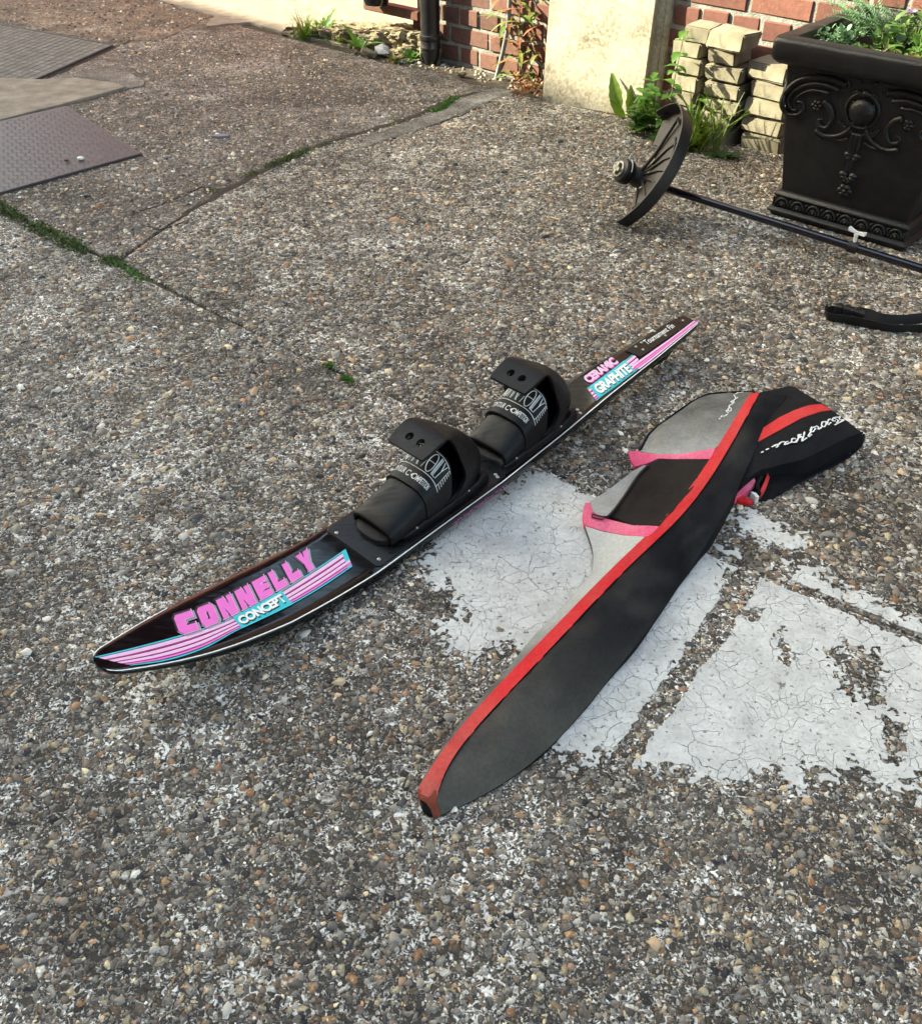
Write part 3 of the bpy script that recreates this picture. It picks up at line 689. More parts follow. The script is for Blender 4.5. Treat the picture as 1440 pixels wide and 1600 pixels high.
for c in range(56):
    z = c*CRS+CRS/2-.002; head = c % 2 == 0; stp = HD if head else ST
    off = 1.515 if head else 1.515-HD/2
    for i in range(int(-9/stp), int(9/stp)):
        u = off+(i+.5)*stp
        if abs(u) > 8.9 or u < -.335+stp*.3: continue
        if any(a_-.02 < u < b_+.02 and c_ < z < d_ for a_, b_, c_, d_ in REFL_WINDOWS): continue
        jn = rnd.uniform(-.003, .004)
        if c < 7 and -.75 < u < 2.2:
            mtn = 'brick_red' if u+rnd.uniform(-.25, .25) > .45 else 'brick_brown'
            o = bpy.data.objects.new('brick', bms[(mtn, 'h' if head else 's', rnd.randrange(4))]); COL.objects.link(o); setpar(o, wall)
            o.location = W(u, -.026+jn, z+rnd.uniform(-.002, .002)); o.rotation_euler = (0, rnd.uniform(-.008, .008), rot+rnd.uniform(-.01, .01)); cnt += 1
        else:
            far.box(W(u, -.026+jn, z), np.array([*UD, 0])*(stp-JT), np.array([*ND, 0])*.06, np.array([0, 0, CRS-JT]))
far.build('brickwork', M['brick_red'], wall)['kind'] = 'stuff'
print('bricks', cnt)
for a_, b_, c_, d_ in REFL_WINDOWS:
    mb = MB(); mb.box(W((a_+b_)/2, .004, (c_+d_)/2), np.array([*UD, 0])*(b_-a_), np.array([*ND, 0])*.03, np.array([0, 0, d_-c_])); fr = mb.build('window', M['white_pl'], wall)
    for k in range(2):
        mb = MB(); mb.box(W(a_+(b_-a_)*(.26+.48*k), .021, (c_+d_)/2), np.array([*UD, 0])*(b_-a_)*.43, np.array([*ND, 0])*.006, np.array([0, 0, d_-c_-.12])); mb.build('pane', M['glass'], fr)
# gable return and the recessed wall beyond the doorstep
mb = MB(); mb.box(W(-.345, -.85, 2.4), np.array([*UD, 0]), np.array([*ND, 0]), np.array([0, 0, 1.]), (-.01, -.85, -2.5), (.01, .84, 2.5)); mb.build('side_wall', M['house'], wall)
mb = MB(); mb.box(W(-4.8, -1.8, 2.4), np.array([*UD, 0]), np.array([*ND, 0]), np.array([0, 0, 1.]), (-4.6, -.1, -2.5), (4.43, .1, 2.5)); mb.build('rear_wall', M['refl_red'], wall)  # unseen wall, coloured red for its reflection in the ski tip
# roof of that house so that the wall ends in an eave
mb = MB(); mb.box(W(0, -.9, 5.3), np.array([*UD, 0]), np.array([*ND, 0])*.8+np.array([0, 0, -.6]), np.array([*ND, 0])*.6+np.array([0, 0, .8]), (-9.2, -1.6, 0), (9.2, 1.35, .06)); mb.build('roof', M['tile'], wall)

# the taller house across the yard, which shades the concrete
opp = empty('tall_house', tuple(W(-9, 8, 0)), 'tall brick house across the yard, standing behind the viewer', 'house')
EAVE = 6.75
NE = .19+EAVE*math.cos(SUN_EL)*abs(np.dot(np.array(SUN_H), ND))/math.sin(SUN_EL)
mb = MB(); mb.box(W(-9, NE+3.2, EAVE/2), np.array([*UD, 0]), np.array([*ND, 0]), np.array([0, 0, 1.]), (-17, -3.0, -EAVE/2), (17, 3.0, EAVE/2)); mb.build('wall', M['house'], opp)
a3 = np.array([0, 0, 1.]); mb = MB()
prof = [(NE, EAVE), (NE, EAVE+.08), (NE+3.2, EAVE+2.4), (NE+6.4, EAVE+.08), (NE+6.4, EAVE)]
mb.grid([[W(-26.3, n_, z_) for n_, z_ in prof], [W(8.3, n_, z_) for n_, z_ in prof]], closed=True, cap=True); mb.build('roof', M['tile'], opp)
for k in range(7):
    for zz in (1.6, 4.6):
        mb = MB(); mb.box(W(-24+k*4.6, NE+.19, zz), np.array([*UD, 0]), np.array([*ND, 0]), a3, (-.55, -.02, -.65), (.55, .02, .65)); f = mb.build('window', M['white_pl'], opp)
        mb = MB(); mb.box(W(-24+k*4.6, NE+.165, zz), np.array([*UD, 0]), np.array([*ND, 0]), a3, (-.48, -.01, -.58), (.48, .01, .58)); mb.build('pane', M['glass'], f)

# ------------------------------------------------------------------ drainpipe
pu, pn, pr = -.183, .075, .047
pipe = empty('drainpipe', tuple(W(pu, pn, 0)), 'black cast drainpipe standing against the brown brick wall', 'drainpipe')
mb = MB(); mb.tube([W(pu, pn, .10), W(pu, pn, 1.0), W(pu, pn, 3.1)], pr, 24); mb.build('pipe', M['black_metal'], pipe, angle=40)
mb = MB()
zz = [(.062, pr+.001), (.066, pr+.0045), (.072, pr+.0045), (.076, pr+.002), (.102, pr+.002), (.106, pr+.006), (.116, pr+.0075), (.124, pr+.006), (.127, pr+.001), (.135, pr)]
mb.tube([W(pu, pn, z_) for z_, _ in zz], [r_ for _, r_ in zz], 24); mb.build('collar', M['black_metal'], pipe, angle=35)
mb = MB(); mb.tube([W(pu, pn, .07), W(pu+.002, pn, .04), W(pu+.006, pn+.004, .012), W(pu+.01, pn+.01, -.012)], [pr-.001, pr-.002, pr-.010, pr-.020], 20); mb.build('shoe', M['black_metal'], pipe, angle=40)
mb = MB(); mb.tube([W(pu-.036, pn+.036, .068), W(pu-.028, pn+.045, .03), W(pu-.018, pn+.04, .0)], [.003, .004, .003], 6); mb.build('bracket', M['nut'], pipe, smooth=True)
cu = MB(); u1, z1 = PW(793, 44, .05); u2, z2 = PW(775, 122, .06); u3, z3 = PW(799, -40, .045)
cu.tube([W(u2-.012, .075, -.02), W(u2, .06, z2), W((u1+u2)/2+.004, .055, (z1+z2)/2), W(u1, .05, z1), W(u3, .045, z3), W(u3+.02, .04, 1.2)], .0105, 10)
tag(cu.build('grey_conduit', M['conduit'], None, smooth=True), 'thin grey pipe rising in front of the bricks beside the red leaved weeds', 'pipe')

# ------------------------------------------------------------------ rough concrete step, sill and pot at upper left
def rough_block(name, mt, cu_, cn, z0, z1, hu, hn, amp, seed, parent=None, cuts=26, taper=0.0, skew=0.0):
    bm = bmesh.new(); bmesh.ops.create_cube(bm, size=2)
    bmesh.ops.subdivide_edges(bm, edges=bm.edges[:], cuts=cuts, use_grid_fill=True)
    for v in bm.verts:
        x, y, z = v.co; zz_ = z0+(z1-z0)*(z+1)/2*(1-taper*(1-(x+1)/2))
        a = x*hu; b_ = y*hn
        d = (fbm(a*1+seed, b_+zz_*1.7, 14, 5, seed)-.5)*2*amp; e = (fbm(a+seed*2, zz_+b_*1.3, 40, 4, seed+5)-.5)*amp
        q = W(cu_+a, cn+b_-skew*(x+1)/2*(y+1)/2, zz_)+np.array([*(ND*(d+e)*(1.6 if y > .3 else .5)), (d*.6+e)])
        v.co = q
    me = bpy.data.meshes.new(name); bm.to_mesh(me); bm.free(); return fin(me, name, mt, parent, smooth=False)
step = rough_block('concrete_step', M['render'], -.68, .06, -.05, .13, .50, .15, .028, 4, cuts=46, taper=.6, skew=.15)
tag(step, 'crumbling cream concrete step with a broken front face left of the drainpipe', 'step')
mb = MB(); u4, z4 = PW(622, 22, .05); mb.box(W(u4-.05, .03, z4+.012), np.array([*UD, 0]), np.array([*ND, 0]), a3, (-.2, -.03, -.022), (.2, .03, .022)); o = mb.build('timber_sill', M['terra']); tag(o, 'brown painted timber sill lying on the crumbling step beside the drainpipe', 'sill')
bmo = bmesh.new(); bmo.from_mesh(o.data); bmesh.ops.bevel(bmo, geom=bmo.edges[:], offset=.004, segments=2, affect='EDGES'); bmo.to_mesh(o.data); bmo.free()
u5, z5 = PW(588, 8, .10)
pot = empty('round_pot', tuple(W(u5, .10, z5)), 'shiny black round pot on the crumbling step, cut by the top edge', 'pot')
mb = MB(); prof = [(.0, .004), (.045, .0), (.058, .006), (.066, .025), (.074, .08), (.080, .13), (.076, .13), (.070, .08)]
mb.grid([[W(u5, .10, z5)+np.array([r_*math.cos(a), r_*math.sin(a), z_]) for a in np.linspace(0, 2*math.pi, 28, endpoint=False)] for r_, z_ in prof], closed=True); mb.build('pot_body', M['shaft'], pot, angle=40)
mb = MB(); mb.tube([W(u5, .10, z5)+np.array([.080*math.cos(a), .080*math.sin(a), .13]) for a in np.linspace(0, 2*math.pi, 28)], .006, 8); mb.build('rim', M['shaft'], pot, smooth=True)
def rubble(px_, py_, s, mt, lab, nm='brick_fragment', z=0):
    bm = bmesh.new(); bmesh.ops.create_icosphere(bm, subdivisions=1, radius=1); r = random.Random(int(px_*7+py_))
    for v in bm.verts:
        v.co *= .7+.6*r.random()
        v.co.x *= s[0]; v.co.y *= s[1]; v.co.z *= s[2]
    me = bpy.data.meshes.new(nm); bm.to_mesh(me); bm.free(); o = fin(me, nm, mt); q = P(px_, py_, z); o.location = (q[0], q[1], s[2]*.6+z); o.rotation_euler = (.2, .3, r.uniform(0, 3)); return tag(o, lab, 'rubble')
rubble(598, 86, (.05, .035, .035), M['slate'], 'grey stone chunk set in the earth just left of the drainpipe foot')
rubble(627, 78, (.045, .03, .025), M['brick_red'], 'pinkish brick chunk behind the grey stone by the drainpipe')
rubble(575, 88, (.05, .03, .03), M['render'], 'rounded cream stone among weeds at the foot of the step')
rubble(722, 118, (.03, .02, .014), M['render'], 'small cream stone lying right of the drainpipe foot on the soil')

# ------------------------------------------------------------------ paving slabs leaning on the wall
def leaning(n0, u0, u1, th, hgt, lean, lab, seed):
    bm = bmesh.new(); bmesh.ops.create_cube(bm, size=1)
    for v in bm.verts: v.co.x *= (u1-u0); v.co.y *= th; v.co.z = (v.co.z+.5)*hgt
    bmesh.ops.bevel(bm, geom=bm.edges[:], offset=.004, segments=2, affect='EDGES')
    me = bpy.data.meshes.new('paving_slab'); bm.to_mesh(me); bm.free()
    me.materials.append(M['slab']); me.materials.append(M['slab_edge'])
    for p in me.polygons: p.material_index = 0 if abs(p.normal.y) > .9 else 1
    o = bpy.data.objects.new('paving_slab', me); COL.objects.link(o)
    o.location = W((u0+u1)/2, n0-th/2, -.012); o.rotation_euler = (lean, 0, rot+seed); return tag(o, lab, 'paving slab', 'paving slabs leaning against the wall')
slab_yaw = .19
leaning(.140, .612, 1.088, .036, .60, R(-2.5), 'front one of the three leaning slabs, its whole pale mottled face in the sun', slab_yaw)
leaning(.062, .690, 1.104, .030, .60, R(-2.0), 'middle leaning slab, only its right edge showing behind the pale front slab', .05)
leaning(.031, .740, 1.122, .026, .60, R(-.6), 'rearmost leaning slab, a thin edge against the brick wall next to the stacked pavers', -.0)

# ------------------------------------------------------------------ stacked pavers
def paver_mesh(k, L, Dp, H):
    r = random.Random(k); bm = bmesh.new(); bmesh.ops.create_cube(bm, size=1)
    for v in bm.verts: v.co.x *= L; v.co.y *= Dp; v.co.z *= H; v.co += Vector((r.uniform(-1, 1), r.uniform(-1, 1), r.uniform(-.6, .6)))*.008
    bmesh.ops.bevel(bm, geom=bm.edges[:], offset=.006, segments=2, affect='EDGES')
    bmesh.ops.subdivide_edges(bm, edges=[e for e in bm.edges if e.calc_length() > .03], cuts=3, use_grid_fill=True)
    for v in bm.verts:
        c = v.co; d = (fbm(c.x+k, c.y+c.z, 28, 4, k)-.5)*.009; v.co += v.co.normalized()*d
    me = bpy.data.meshes.new('paver'); bm.to_mesh(me); bm.free(); me.materials.append(M['block'])
    me.polygons.foreach_set('use_smooth', [True]*len(me.polygons)); me.set_sharp_from_angle(angle=R(38)); return me
PVM = {}
def paver(u0, u1, nf, dp, z, h, lab, yaw=0.0):
    o = bpy.data.objects.new('paver', paver_mesh(int(u0*1000+z*731), u1-u0, dp, h)); COL.objects.link(o)
    o.location = W((u0+u1)/2, nf-dp/2, z+h/2); o.rotation_euler = (0, 0, rot+yaw); tag(o, lab, 'paver', 'buff pavers stacked against the brick wall')
nth = ['bottom', 'second from bottom', 'third from bottom', 'fourth from bottom', 'fifth from bottom', 'sixth from bottom']
for k in range(6):
    a = [1.250, 1.262, 1.244, 1.252, 1.258, 1.247][k]; b = [1.40, 1.405, 1.410, 1.404, 1.40, 1.397][k]; wd = [.15, .13, .155, .156, .15, .118][k]
    paver(a, a+.12, .17, .14, k*.0575-.01, .056, f'{nth[k]} paver in the left stack\'s left column, beside the leaning slabs', rnd.uniform(-.06, .06))
    paver(b, b+wd, .17, .14, k*.0575-.01, .056, f'{nth[k]} paver in the left stack\'s right column, under the big paver', rnd.uniform(-.06, .06))
paver(1.278, 1.388, .165, .125, 6*.0575-.009, .056, 'topmost paver of the left column, behind the nettle tip', .04)
paver(1.394, 1.553, .185, .125, 6*.0575-.009, .060, 'big clean topmost paver standing out over the right column of the left stack', -.09)
rz = [0, .063, .127, .19, .252]
for k in range(5):
    a = [1.585, 1.575, 1.572, 1.58, 1.562][k]
    paver(a, a+.165, .135, .12, rz[k]-.006, .0615, ['bottom', 'second', 'middle', 'fourth', 'top'][k]+' paver of the short right hand stack close to the black planter', [.05, -.04, .06, -.02, -.10][k])

# ------------------------------------------------------------------ black square planter
PF = np.array([math.cos(R(-42.5)), math.sin(R(-42.5)), 0]); PG = np.array([-PF[1], PF[0], 0]); UZ = np.array([0, 0, 1.])
PCN = np.array([1.364, 3.061, 0]); PH = .547
pl = empty('planter', tuple(PCN), 'black square cast planter with scroll relief and heavy rim', 'planter')
def PL(x, y, z): return PCN+PF*x+PG*y+UZ*z
def sq(h, z, r=.006, k=3):
    out = []
    for sx, sy, a0 in ((1, 1, 0), (-1, 1, 90), (-1, -1, 180), (1, -1, 270)):
        for j in range(k): a = R(a0+90*j/(k-1)); out.append(PL(sx*(h-r)+r*math.cos(a), sy*(h-r)+r*math.sin(a), z))
    return out
def dense(ring, m=16):
    out = []
    for i in range(len(ring)):
        a, b = ring[i], ring[(i+1) % len(ring)]; L = np.linalg.norm(b-a); k = m if L > .1 else 1
        out += [a+(b-a)*j/k for j in range(k)]
    return out
BH0, BH1, BZ0, BZ1 = .212, .262, .078, .47
mb = MB(); mb.grid([sq(BH0+(BH1-BH0)*t, BZ0+(BZ1-BZ0)*t, .008) for t in np.linspace(0, 1, 8)], closed=True); mb.build('body', M['planter'], pl, angle=35)
mb = MB(); rows = [sq(h, z, r) for h, z, r in ((.262, .468, .01), (.285, .474, .012), (.300, .486, .016), (.305, .498, .018), (.305, .535, .018), (.302, .543, .016), (.296, .547, .012), (.252, .547, .01), (.249, .543, .01), (.247, .46, .01))]
rows = [dense(q) for q in rows]
for q in rows:
    for i in range(len(q)):
        d = (fbm(q[i][0]*3, q[i][1]*3+q[i][2]*5, 14, 4, 3)-.5)*.006; q[i] = q[i]+np.array([0, 0, d])+norm(q[i]-PL(0, 0, q[i][2]))*d
mb.grid(rows, closed=True); mb.build('rim', M['planter'], pl, angle=50)
mb = MB(); mb.grid([sq(h, z, .006) for h, z in ((.226, -.01), (.228, .012), (.2375, .014), (.2385, .020), (.232, .026), (.224, .030), (.222, .060), (.226, .064), (.2285, .070), (.226, .077), (.218, .082), (.21, .083))], closed=True); mb.build('base_moulding', M['planter'], pl, angle=40)
mb = MB(); mb.add(sq(.25, .472), [tuple(range(12))]); so_ = mb.build('potting_soil', M['soil'], pl, fix=False)
def relief(turn):
    def face(x, z, h=0.0):
        y = -(BH0+(BH1-BH0)*(z-BZ0)/(BZ1-BZ0))-h; c, s = math.cos(turn), math.sin(turn); return PL(x*c-y*s, x*s+y*c, z)
    mb = MB()
    def st(pts, r0, r1=None, lift=.3, n=6):
        r1 = r0 if r1 is None else r1; c = cr(pts, n); rr = [r0+(r1-r0)*i/(len(c)-1) for i in range(len(c))]
        mb.tube([face(q[0], q[1], r*lift) for q, r in zip(c, rr)], rr, 6)
    def blob(x, z, rx, rz, h):
        e = face(x+1e-3, z)-face(x, z); d = face(x, z+1e-3)-face(x, z); nn = face(x, z, 1e-3)-face(x, z)
        mb.ell(face(x, z), (norm(e)*rx, norm(d)*rz, norm(nn)*h), 12, 6)
    X = lambda zx: (zx-605)*.000596; Z = lambda zy: .463-(zy-440)*.000465
    def S(pts, r0, r1=None, both=True, lift=.3):
        q = [(X(a), Z(b-(a-605)*.17)) for a, b in pts]; st(q, r0, r1, lift)
        if both: st([(-a, b) for a, b in q], r0, r1, lift)
    S([(500, 465), (430, 432), (330, 425), (245, 455), (188, 530), (175, 610), (212, 668), (268, 672), (300, 635), (287, 592), (255, 588)], .010, .004)
    S([(470, 500), (380, 468), (290, 478), (228, 530), (207, 590), (235, 640), (262, 640)], .008, .003)
    S([(420, 522), (335, 508), (272, 540), (243, 585), (250, 618)], .007, .002)
    S([(500, 440), (515, 470), (480, 475), (440, 455)], .006, .003)
    for a in range(6):
        t = a*math.pi/3
        for sx in (-1, 1): blob(sx*abs(X(368))+.011*math.cos(t), Z(605+40)+.011*math.sin(t), .008, .008, .008)
    for sx in (-1, 1): blob(sx*abs(X(368)), Z(645), .006, .006, .012)
    S([(400, 575), (440, 610), (462, 680), (440, 740), (400, 730), (390, 695), (415, 690)], .011, .003)
    S([(385, 765), (440, 795), (510, 785), (555, 745), (575, 690)], .009, .005)
    S([(470, 800), (520, 815), (560, 800)], .006, .004)
    for k in range(5): S([(500+k*16, 690+k*14), (520+k*14, 740+k*6), (560+k*6, 770)], .005, .003)
    blob(0, Z(622), .042, .040, .022)
    st([(.050*math.cos(a), Z(618)+.050*math.sin(a)) for a in np.linspace(R(100), R(440), 22)], .006, .006, .3, 2)
    S([(560, 560), (545, 600), (555, 660), (590, 705)], .007, .004); S([(590, 520), (560, 500), (535, 520)], .007, .003); blob(0, Z(510), .014, .012, .012)
    blob(0, Z(415), .022, .016, .020); blob(-.022, Z(440), .008, .008, .01); blob(.022, Z(440), .008, .008, .01)
    for dx in (-.010, 0, .010): st([(dx, Z(760)), (dx*1.2, Z(850)), (dx*.6, Z(930)), (dx*.3-.004, Z(1010))], .008, .005)
    for zz_, r_ in ((905, .018), (1040, .020), (1060, .016)):
        for sx in (-1, 1):
            blob(sx*r_*.8, Z(zz_), r_*.75, r_*.55, .011); blob(sx*r_*.5, Z(zz_+22), r_*.5, r_*.6, .010)
    st([(0, Z(1060)), (0, Z(1130))], .006, .004)
    for a in range(6): blob(.015*math.cos(a*math.pi/3), Z(1150)+.013*math.sin(a*math.pi/3), .011, .010, .010)
    blob(0, Z(1150), .008, .008, .014)
    mb.build('scroll_relief', M['planter'], pl, smooth=True)
    mb = MB()
    for k in range(8):
        x0 = -.1925+k*.055
        def bf(x, z, h): 
            y = -.2225-h; c, s = math.cos(turn), math.sin(turn); return PL(x*c-y*s, x*s+y*c, z)
        for rr, th_ in ((.022, .0045), (.012, .004)):
            mb.tube([bf(x0+rr*math.cos(a), .030+rr*1.35*math.sin(a), .002) for a in np.linspace(0, math.pi, 10)], th_, 6)
        mb.ell(bf(x0, .037, .001), (PF*.006 if turn == 0 else PG*.006, UZ*.010, norm(bf(0, 0, 1)-bf(0, 0, 0))*.006), 8, 4)
        mb.tube([bf(x0+.0275, .030, .002), bf(x0+.0275, .056, .003), bf(x0+.0345, .060, .002)], [.004, .003, .002], 6)
    mb.build('leaf_moulding', M['planter'], pl, smooth=True)
relief(0); relief(-math.pi/2)
# ------------------------------------------------------------------ water ski
tip = P(150, 1032, .115)[:2]; tail = P(1076, 497, .086)[:2]
_S = norm(tail-tip); _T = np.array([_S[1], -_S[0]])
tip = tip+_T*.009; tail = tail+_T*.004
SL = float(np.linalg.norm(tail-tip)); SA = norm(tail-tip); TA = np.array([SA[1], -SA[0]])
def zb(s): return .004+.090*np.maximum(0, 1-np.asarray(s, float)/.55)**2+.060*np.maximum(0, np.asarray(s, float)-.5)/(SL-.5)
THK = .022
def zt(s): return zb(s)+THK
_ws = np.array([-.004, 0, .004, .012, .02, .05, .10, .15, .20, .30, .40, .50, .66, .85, 1.05, 1.25, 1.45, 1.60, SL-.010, SL])
_ww = np.array([.009, .0195, .0255, .032, .036, .0462, .0612, .0724, .0795, .0878, .0872, .0865, .084, .0825, .0714, .0558, .045, .0338, .030, .024])
def hw(s): return float(np.interp(s, _ws, _ww))
def SK(s, t, h=0.0):
    q = tip+SA*s+TA*t; return np.array([q[0], q[1], float(zt(s))+h])
def st(x, y, h=0.0):
    s = .8
    for _ in range(40):
        q = P(x, y, float(zt(min(max(s, -.01), SL)))+h)[:2]-tip; s = .5*s+.5*float(q @ SA)
    return float(s), float(q @ TA)
ski = empty('water_ski', (*((tip+tail)/2), 0), 'black slalom water ski with pink and teal graphics and two rubber boots', 'water ski')
svals = np.unique(np.concatenate([np.linspace(-.004, .03, 12), np.linspace(.03, SL-.012, 90), [SL-.006, SL]]))
mb = MB(); rows = []
for s in svals:
    a = hw(s); e = min(.0022, a*.3); z1 = float(zt(s)); z0 = float(zb(s)); th = THK if s < 1.2 else THK-.006*(s-1.2)/.45
    z0 = z1-th*(.5+.5*min(1, max(0, s)/.35))
    prof = [(-a, z1-.0035), (-a+e*.3, z1-.0009), (-a+e, z1)]+[((-a+e)+(2*a-2*e)*k/8, z1) for k in range(1, 8)]+[(a-e, z1), (a-e*.3, z1-.0009), (a, z1-.0035), (a-e*.6, z0+.003), (a-2*e, z0), (-a+2*e, z0), (-a+e*.6, z0+.003)]
    rows.append([np.array([*(tip+SA*s+TA*t), z]) for t, z in prof])
mb.grid(rows, closed=True, cap=True); mb.build('ski_body', M['ski'], ski, angle=50)
# fin
mb = MB(); fpts = [(SL-.03, .0), (SL-.055, -.040), (SL-.085, -.058), (SL-.15, -.056), (SL-.19, -.030), (SL-.20, .0)]
mb.grid([[np.array([*(tip+SA*s+TA*(d)), max(.002, float(zb(s))+.004+z)]) for s, z in fpts] for d in (-.002, .002)], closed=True, cap=True); mb.build('fin', M['plateblk'], ski)
mb = MB(); mb.box(np.array([*(tip+SA*(SL-.10)), float(zb(SL-.1))-.006]), np.array([*SA, 0]), np.array([*TA, 0]), UZ, (-.075, -.014, -.012), (.07, .014, .012)); mb.build('fin_block', M['plateblk'], ski)
# flat print mapped on to the top skin
def strip_st(upper, lower, f0, f1, name, mt, h=.0005, n=40, parent=ski):
    U, L = cr(upper, n//max(1, len(upper)-1)+1), cr(lower, n//max(1, len(lower)-1)+1)
    k = min(len(U), len(L)); U = U[np.linspace(0, len(U)-1, n).round().astype(int)]; L = L[np.linspace(0, len(L)-1, n).round().astype(int)]
    mb = MB(); mb.grid([[SK(*(u+(l-u)*f0), h), SK(*(u+(l-u)*(f0+f1)/2), h), SK(*(u+(l-u)*f1), h)] for u, l in zip(U, L)]); return mb.build(name, mt, parent)
def merged(parts, name, mt, parent):
    mb = MB()
    for p in parts:
        off = len(mb.v); mb.v += p.v; mb.f += [tuple(i+off for i in f) for f in p.f]
    return mb.build(name, mt, parent)
up1 = [st(*q) for q in [(149, 1027), (224, 1009), (300, 988), (363, 966), (439.4, 924), (490, 892), (540, 858.5)]]
lo1 = [st(*q) for q in [(205, 1041), (262, 1033), (320, 1014), (377, 983), (456.8, 945), (505, 917), (550.5, 886)]]
def band(up, lo, parts, h0=.0005):
    return [strip_st(up, lo, a, b, n_, m_, h0+.00012*i) for i, (a, b, n_, m_) in enumerate(parts)]
SET = [(-.02, .05, 'teal_line', M['d_teal']), (.05, .09, 'black_line', M['d_blk']), (.09, .27, 'lavender_stripe', M['d_lav']), (.29, .335, 'magenta_line', M['d_mag']), (.37, .53, 'pink_stripe', M['d_lav']),
       (.53, .565, 'magenta_line', M['d_mag']), (.60, .74, 'pink_stripe', M['d_lav']), (.74, .775, 'magenta_line', M['d_mag']), (.80, .89, 'pink_stripe', M['d_pink']), (.93, 1.0, 'teal_line', M['d_teal'])]
band(up1, lo1, SET)
endq = [(540, 858.5), (550.5, 886)]; a_, b_ = np.array(st(*endq[0])), np.array(st(*endq[1]))
strip_st([a_-np.array([.010, 0]), a_], [b_-np.array([.010, 0]), b_], 0, 1, 'teal_end', M['d_teal'], .0012, 4)
bx = [np.array(st(*q)) for q in [(364, 966), (440, 924.5), (457, 945), (378, 983)]]
strip_st([bx[0], bx[1]], [bx[3], bx[2]], -.03, 1.02, 'teal_box', M['d_teal'], .0021, 8)
up2 = [st(*q) for q in [(917, 607), (950, 582), (975, 564), (995, 549), (1012, 561)]]
up2 = [st(*q) for q in [(917, 607), (950, 582.5), (975, 564.5), (990, 553)]]; lo2 = [st(*q) for q in [(931, 627), (965, 602), (990, 583), (1004, 571)]]
band(up2, lo2, SET)
s0, s1 = st(990, 553)[0], SL
up3 = [np.array((1.375, .014)), np.array((1.45, .0135)), np.array((1.55, .0135)), np.array((SL-.004, .010))]; lo3 = [np.array((1.375, hw(1.375)-.003)), np.array((1.45, hw(1.45)-.003)), np.array((1.55, hw(1.55)-.003)), np.array((SL-.004, .0285))]
band(up3, lo3, [(.18, .40, 'pink_stripe', M['d_lav']), (.40, .46, 'magenta_line', M['d_mag']), (.48, .68, 'pink_stripe', M['d_pink']), (.68, .72, 'magenta_line', M['d_mag']), (.74, .90, 'lavender_stripe', M['d_lav'])], .0016)
bx2 = [np.array(st(*q)) for q in [(920, 605), (974, 564), (992, 581), (936, 623)]]
strip_st([bx2[0], bx2[1]], [bx2[3], bx2[2]], .02, .98, 'teal_box', M['d_teal'], .0024, 8)
for nm, f in (('near', 1), ('far', -1)):
    mb = MB(); rows = []
    for s in (svals[2:-1] if f > 0 else [q_s for q_s in svals[2:-1] if q_s < .16]):
        a = hw(s); e = min(.005, a*.3); rows.append([SK(s, f*(a-.0036), .0006), SK(s, f*(a-.0022), .0007), SK(s, f*(a-.0010), .0003)])
    mb.grid(rows); mb.build('pinline', M['d_pale'], ski)
# lettering
def poly_curve_mesh(polys, offset=0.0, shear=0.0):
    c = bpy.data.curves.new('t', 'CURVE'); c.dimensions = '2D'; c.fill_mode = 'BOTH'; c.offset = offset
    for pl_ in polys:
        sp = c.splines.new('POLY'); sp.points.add(len(pl_)-1); sp.use_cyclic_u = True
        for p, q in zip(sp.points, pl_): p.co = (q[0], q[1], 0, 1)
    o = bpy.data.objects.new('t', c); COL.objects.link(o); return evald(o)
def text_mesh(txt, offset=0.0, extr=0.0, space=1.0):
    c = bpy.data.curves.new('t', 'FONT'); c.body = txt; c.offset = offset; c.space_character = space; c.resolution_u = 4
    o = bpy.data.objects.new('t', c); COL.objects.link(o); return evald(o)
def bounds(me):
    v = np.array([tuple(q.co) for q in me.vertices]); return v[:, 0].min(), v[:, 0].max(), v[:, 1].min(), v[:, 1].max()
def map_mesh(me, fn, name, mt, parent, box=None, sub=0):
    bm = bmesh.new(); bm.from_mesh(me)
    if sub: bmesh.ops.subdivide_edges(bm, edges=[e for e in bm.edges if e.calc_length() > sub], cuts=2)
    x0, x1, y0, y1 = box or bounds(me)
    for v in bm.verts: v.co = fn((v.co.x-x0)/(x1-x0), (v.co.y-y0)/(y1-y0))
    me2 = bpy.data.meshes.new(name); bm.to_mesh(me2); bm.free(); bpy.data.meshes.remove(me); return fin(me2, name, mt, parent, fix=False)
LET = {'C': [[(.12, 1), (1, 1), (1, .66), (.52, .66), (.52, .38), (1, .38), (1, 0), (.22, 0), (0, .2), (0, .86)]],
       'O': [[(.15, 1), (.85, 1), (1, .85), (1, .15), (.85, 0), (.15, 0), (0, .15), (0, .85)], [(.44, .66), (.44, .32), (.56, .32), (.56, .66)]],
       'N': [[(0, 0), (0, 1), (.5, 1), (.66, .62), (.66, 1), (1, 1), (1, 0), (.5, 0), (.34, .4), (.34, 0)]],
       'E': [[(0, 0), (0, 1), (1, 1), (1, .72), (.5, .69), (1, .62), (1, .40), (.5, .33), (1, .30), (1, 0)]],
       'L': [[(0, 0), (0, 1), (.46, 1), (.46, .36), (1, .36), (1, 0)]],
       'Y': [[(0, 1), (.42, 1), (.5, .72), (.6, 1), (1, 1), (.72, .42), (.72, 0), (.28, 0), (.28, .42)]]}
blc = [st(*q) for q in [(284, 992), (336, 974), (393, 946), (450, 913), (497, 883)]]
blc = np.array(cr(blc, 10)); cum = np.concatenate([[0], np.cumsum(np.linalg.norm(np.diff(blc, axis=0), axis=1))]); LB = cum[-1]
def conn(x, y):                         # x 0..1 along the word, y letter height
    d = x*LB; b = np.array([np.interp(d, cum, blc[:, 0]), np.interp(d, cum, blc[:, 1])]); return b
tops = np.array([st(*q) for q in [(268, 962), (488, 852)]])
HT = .058; SH = .024
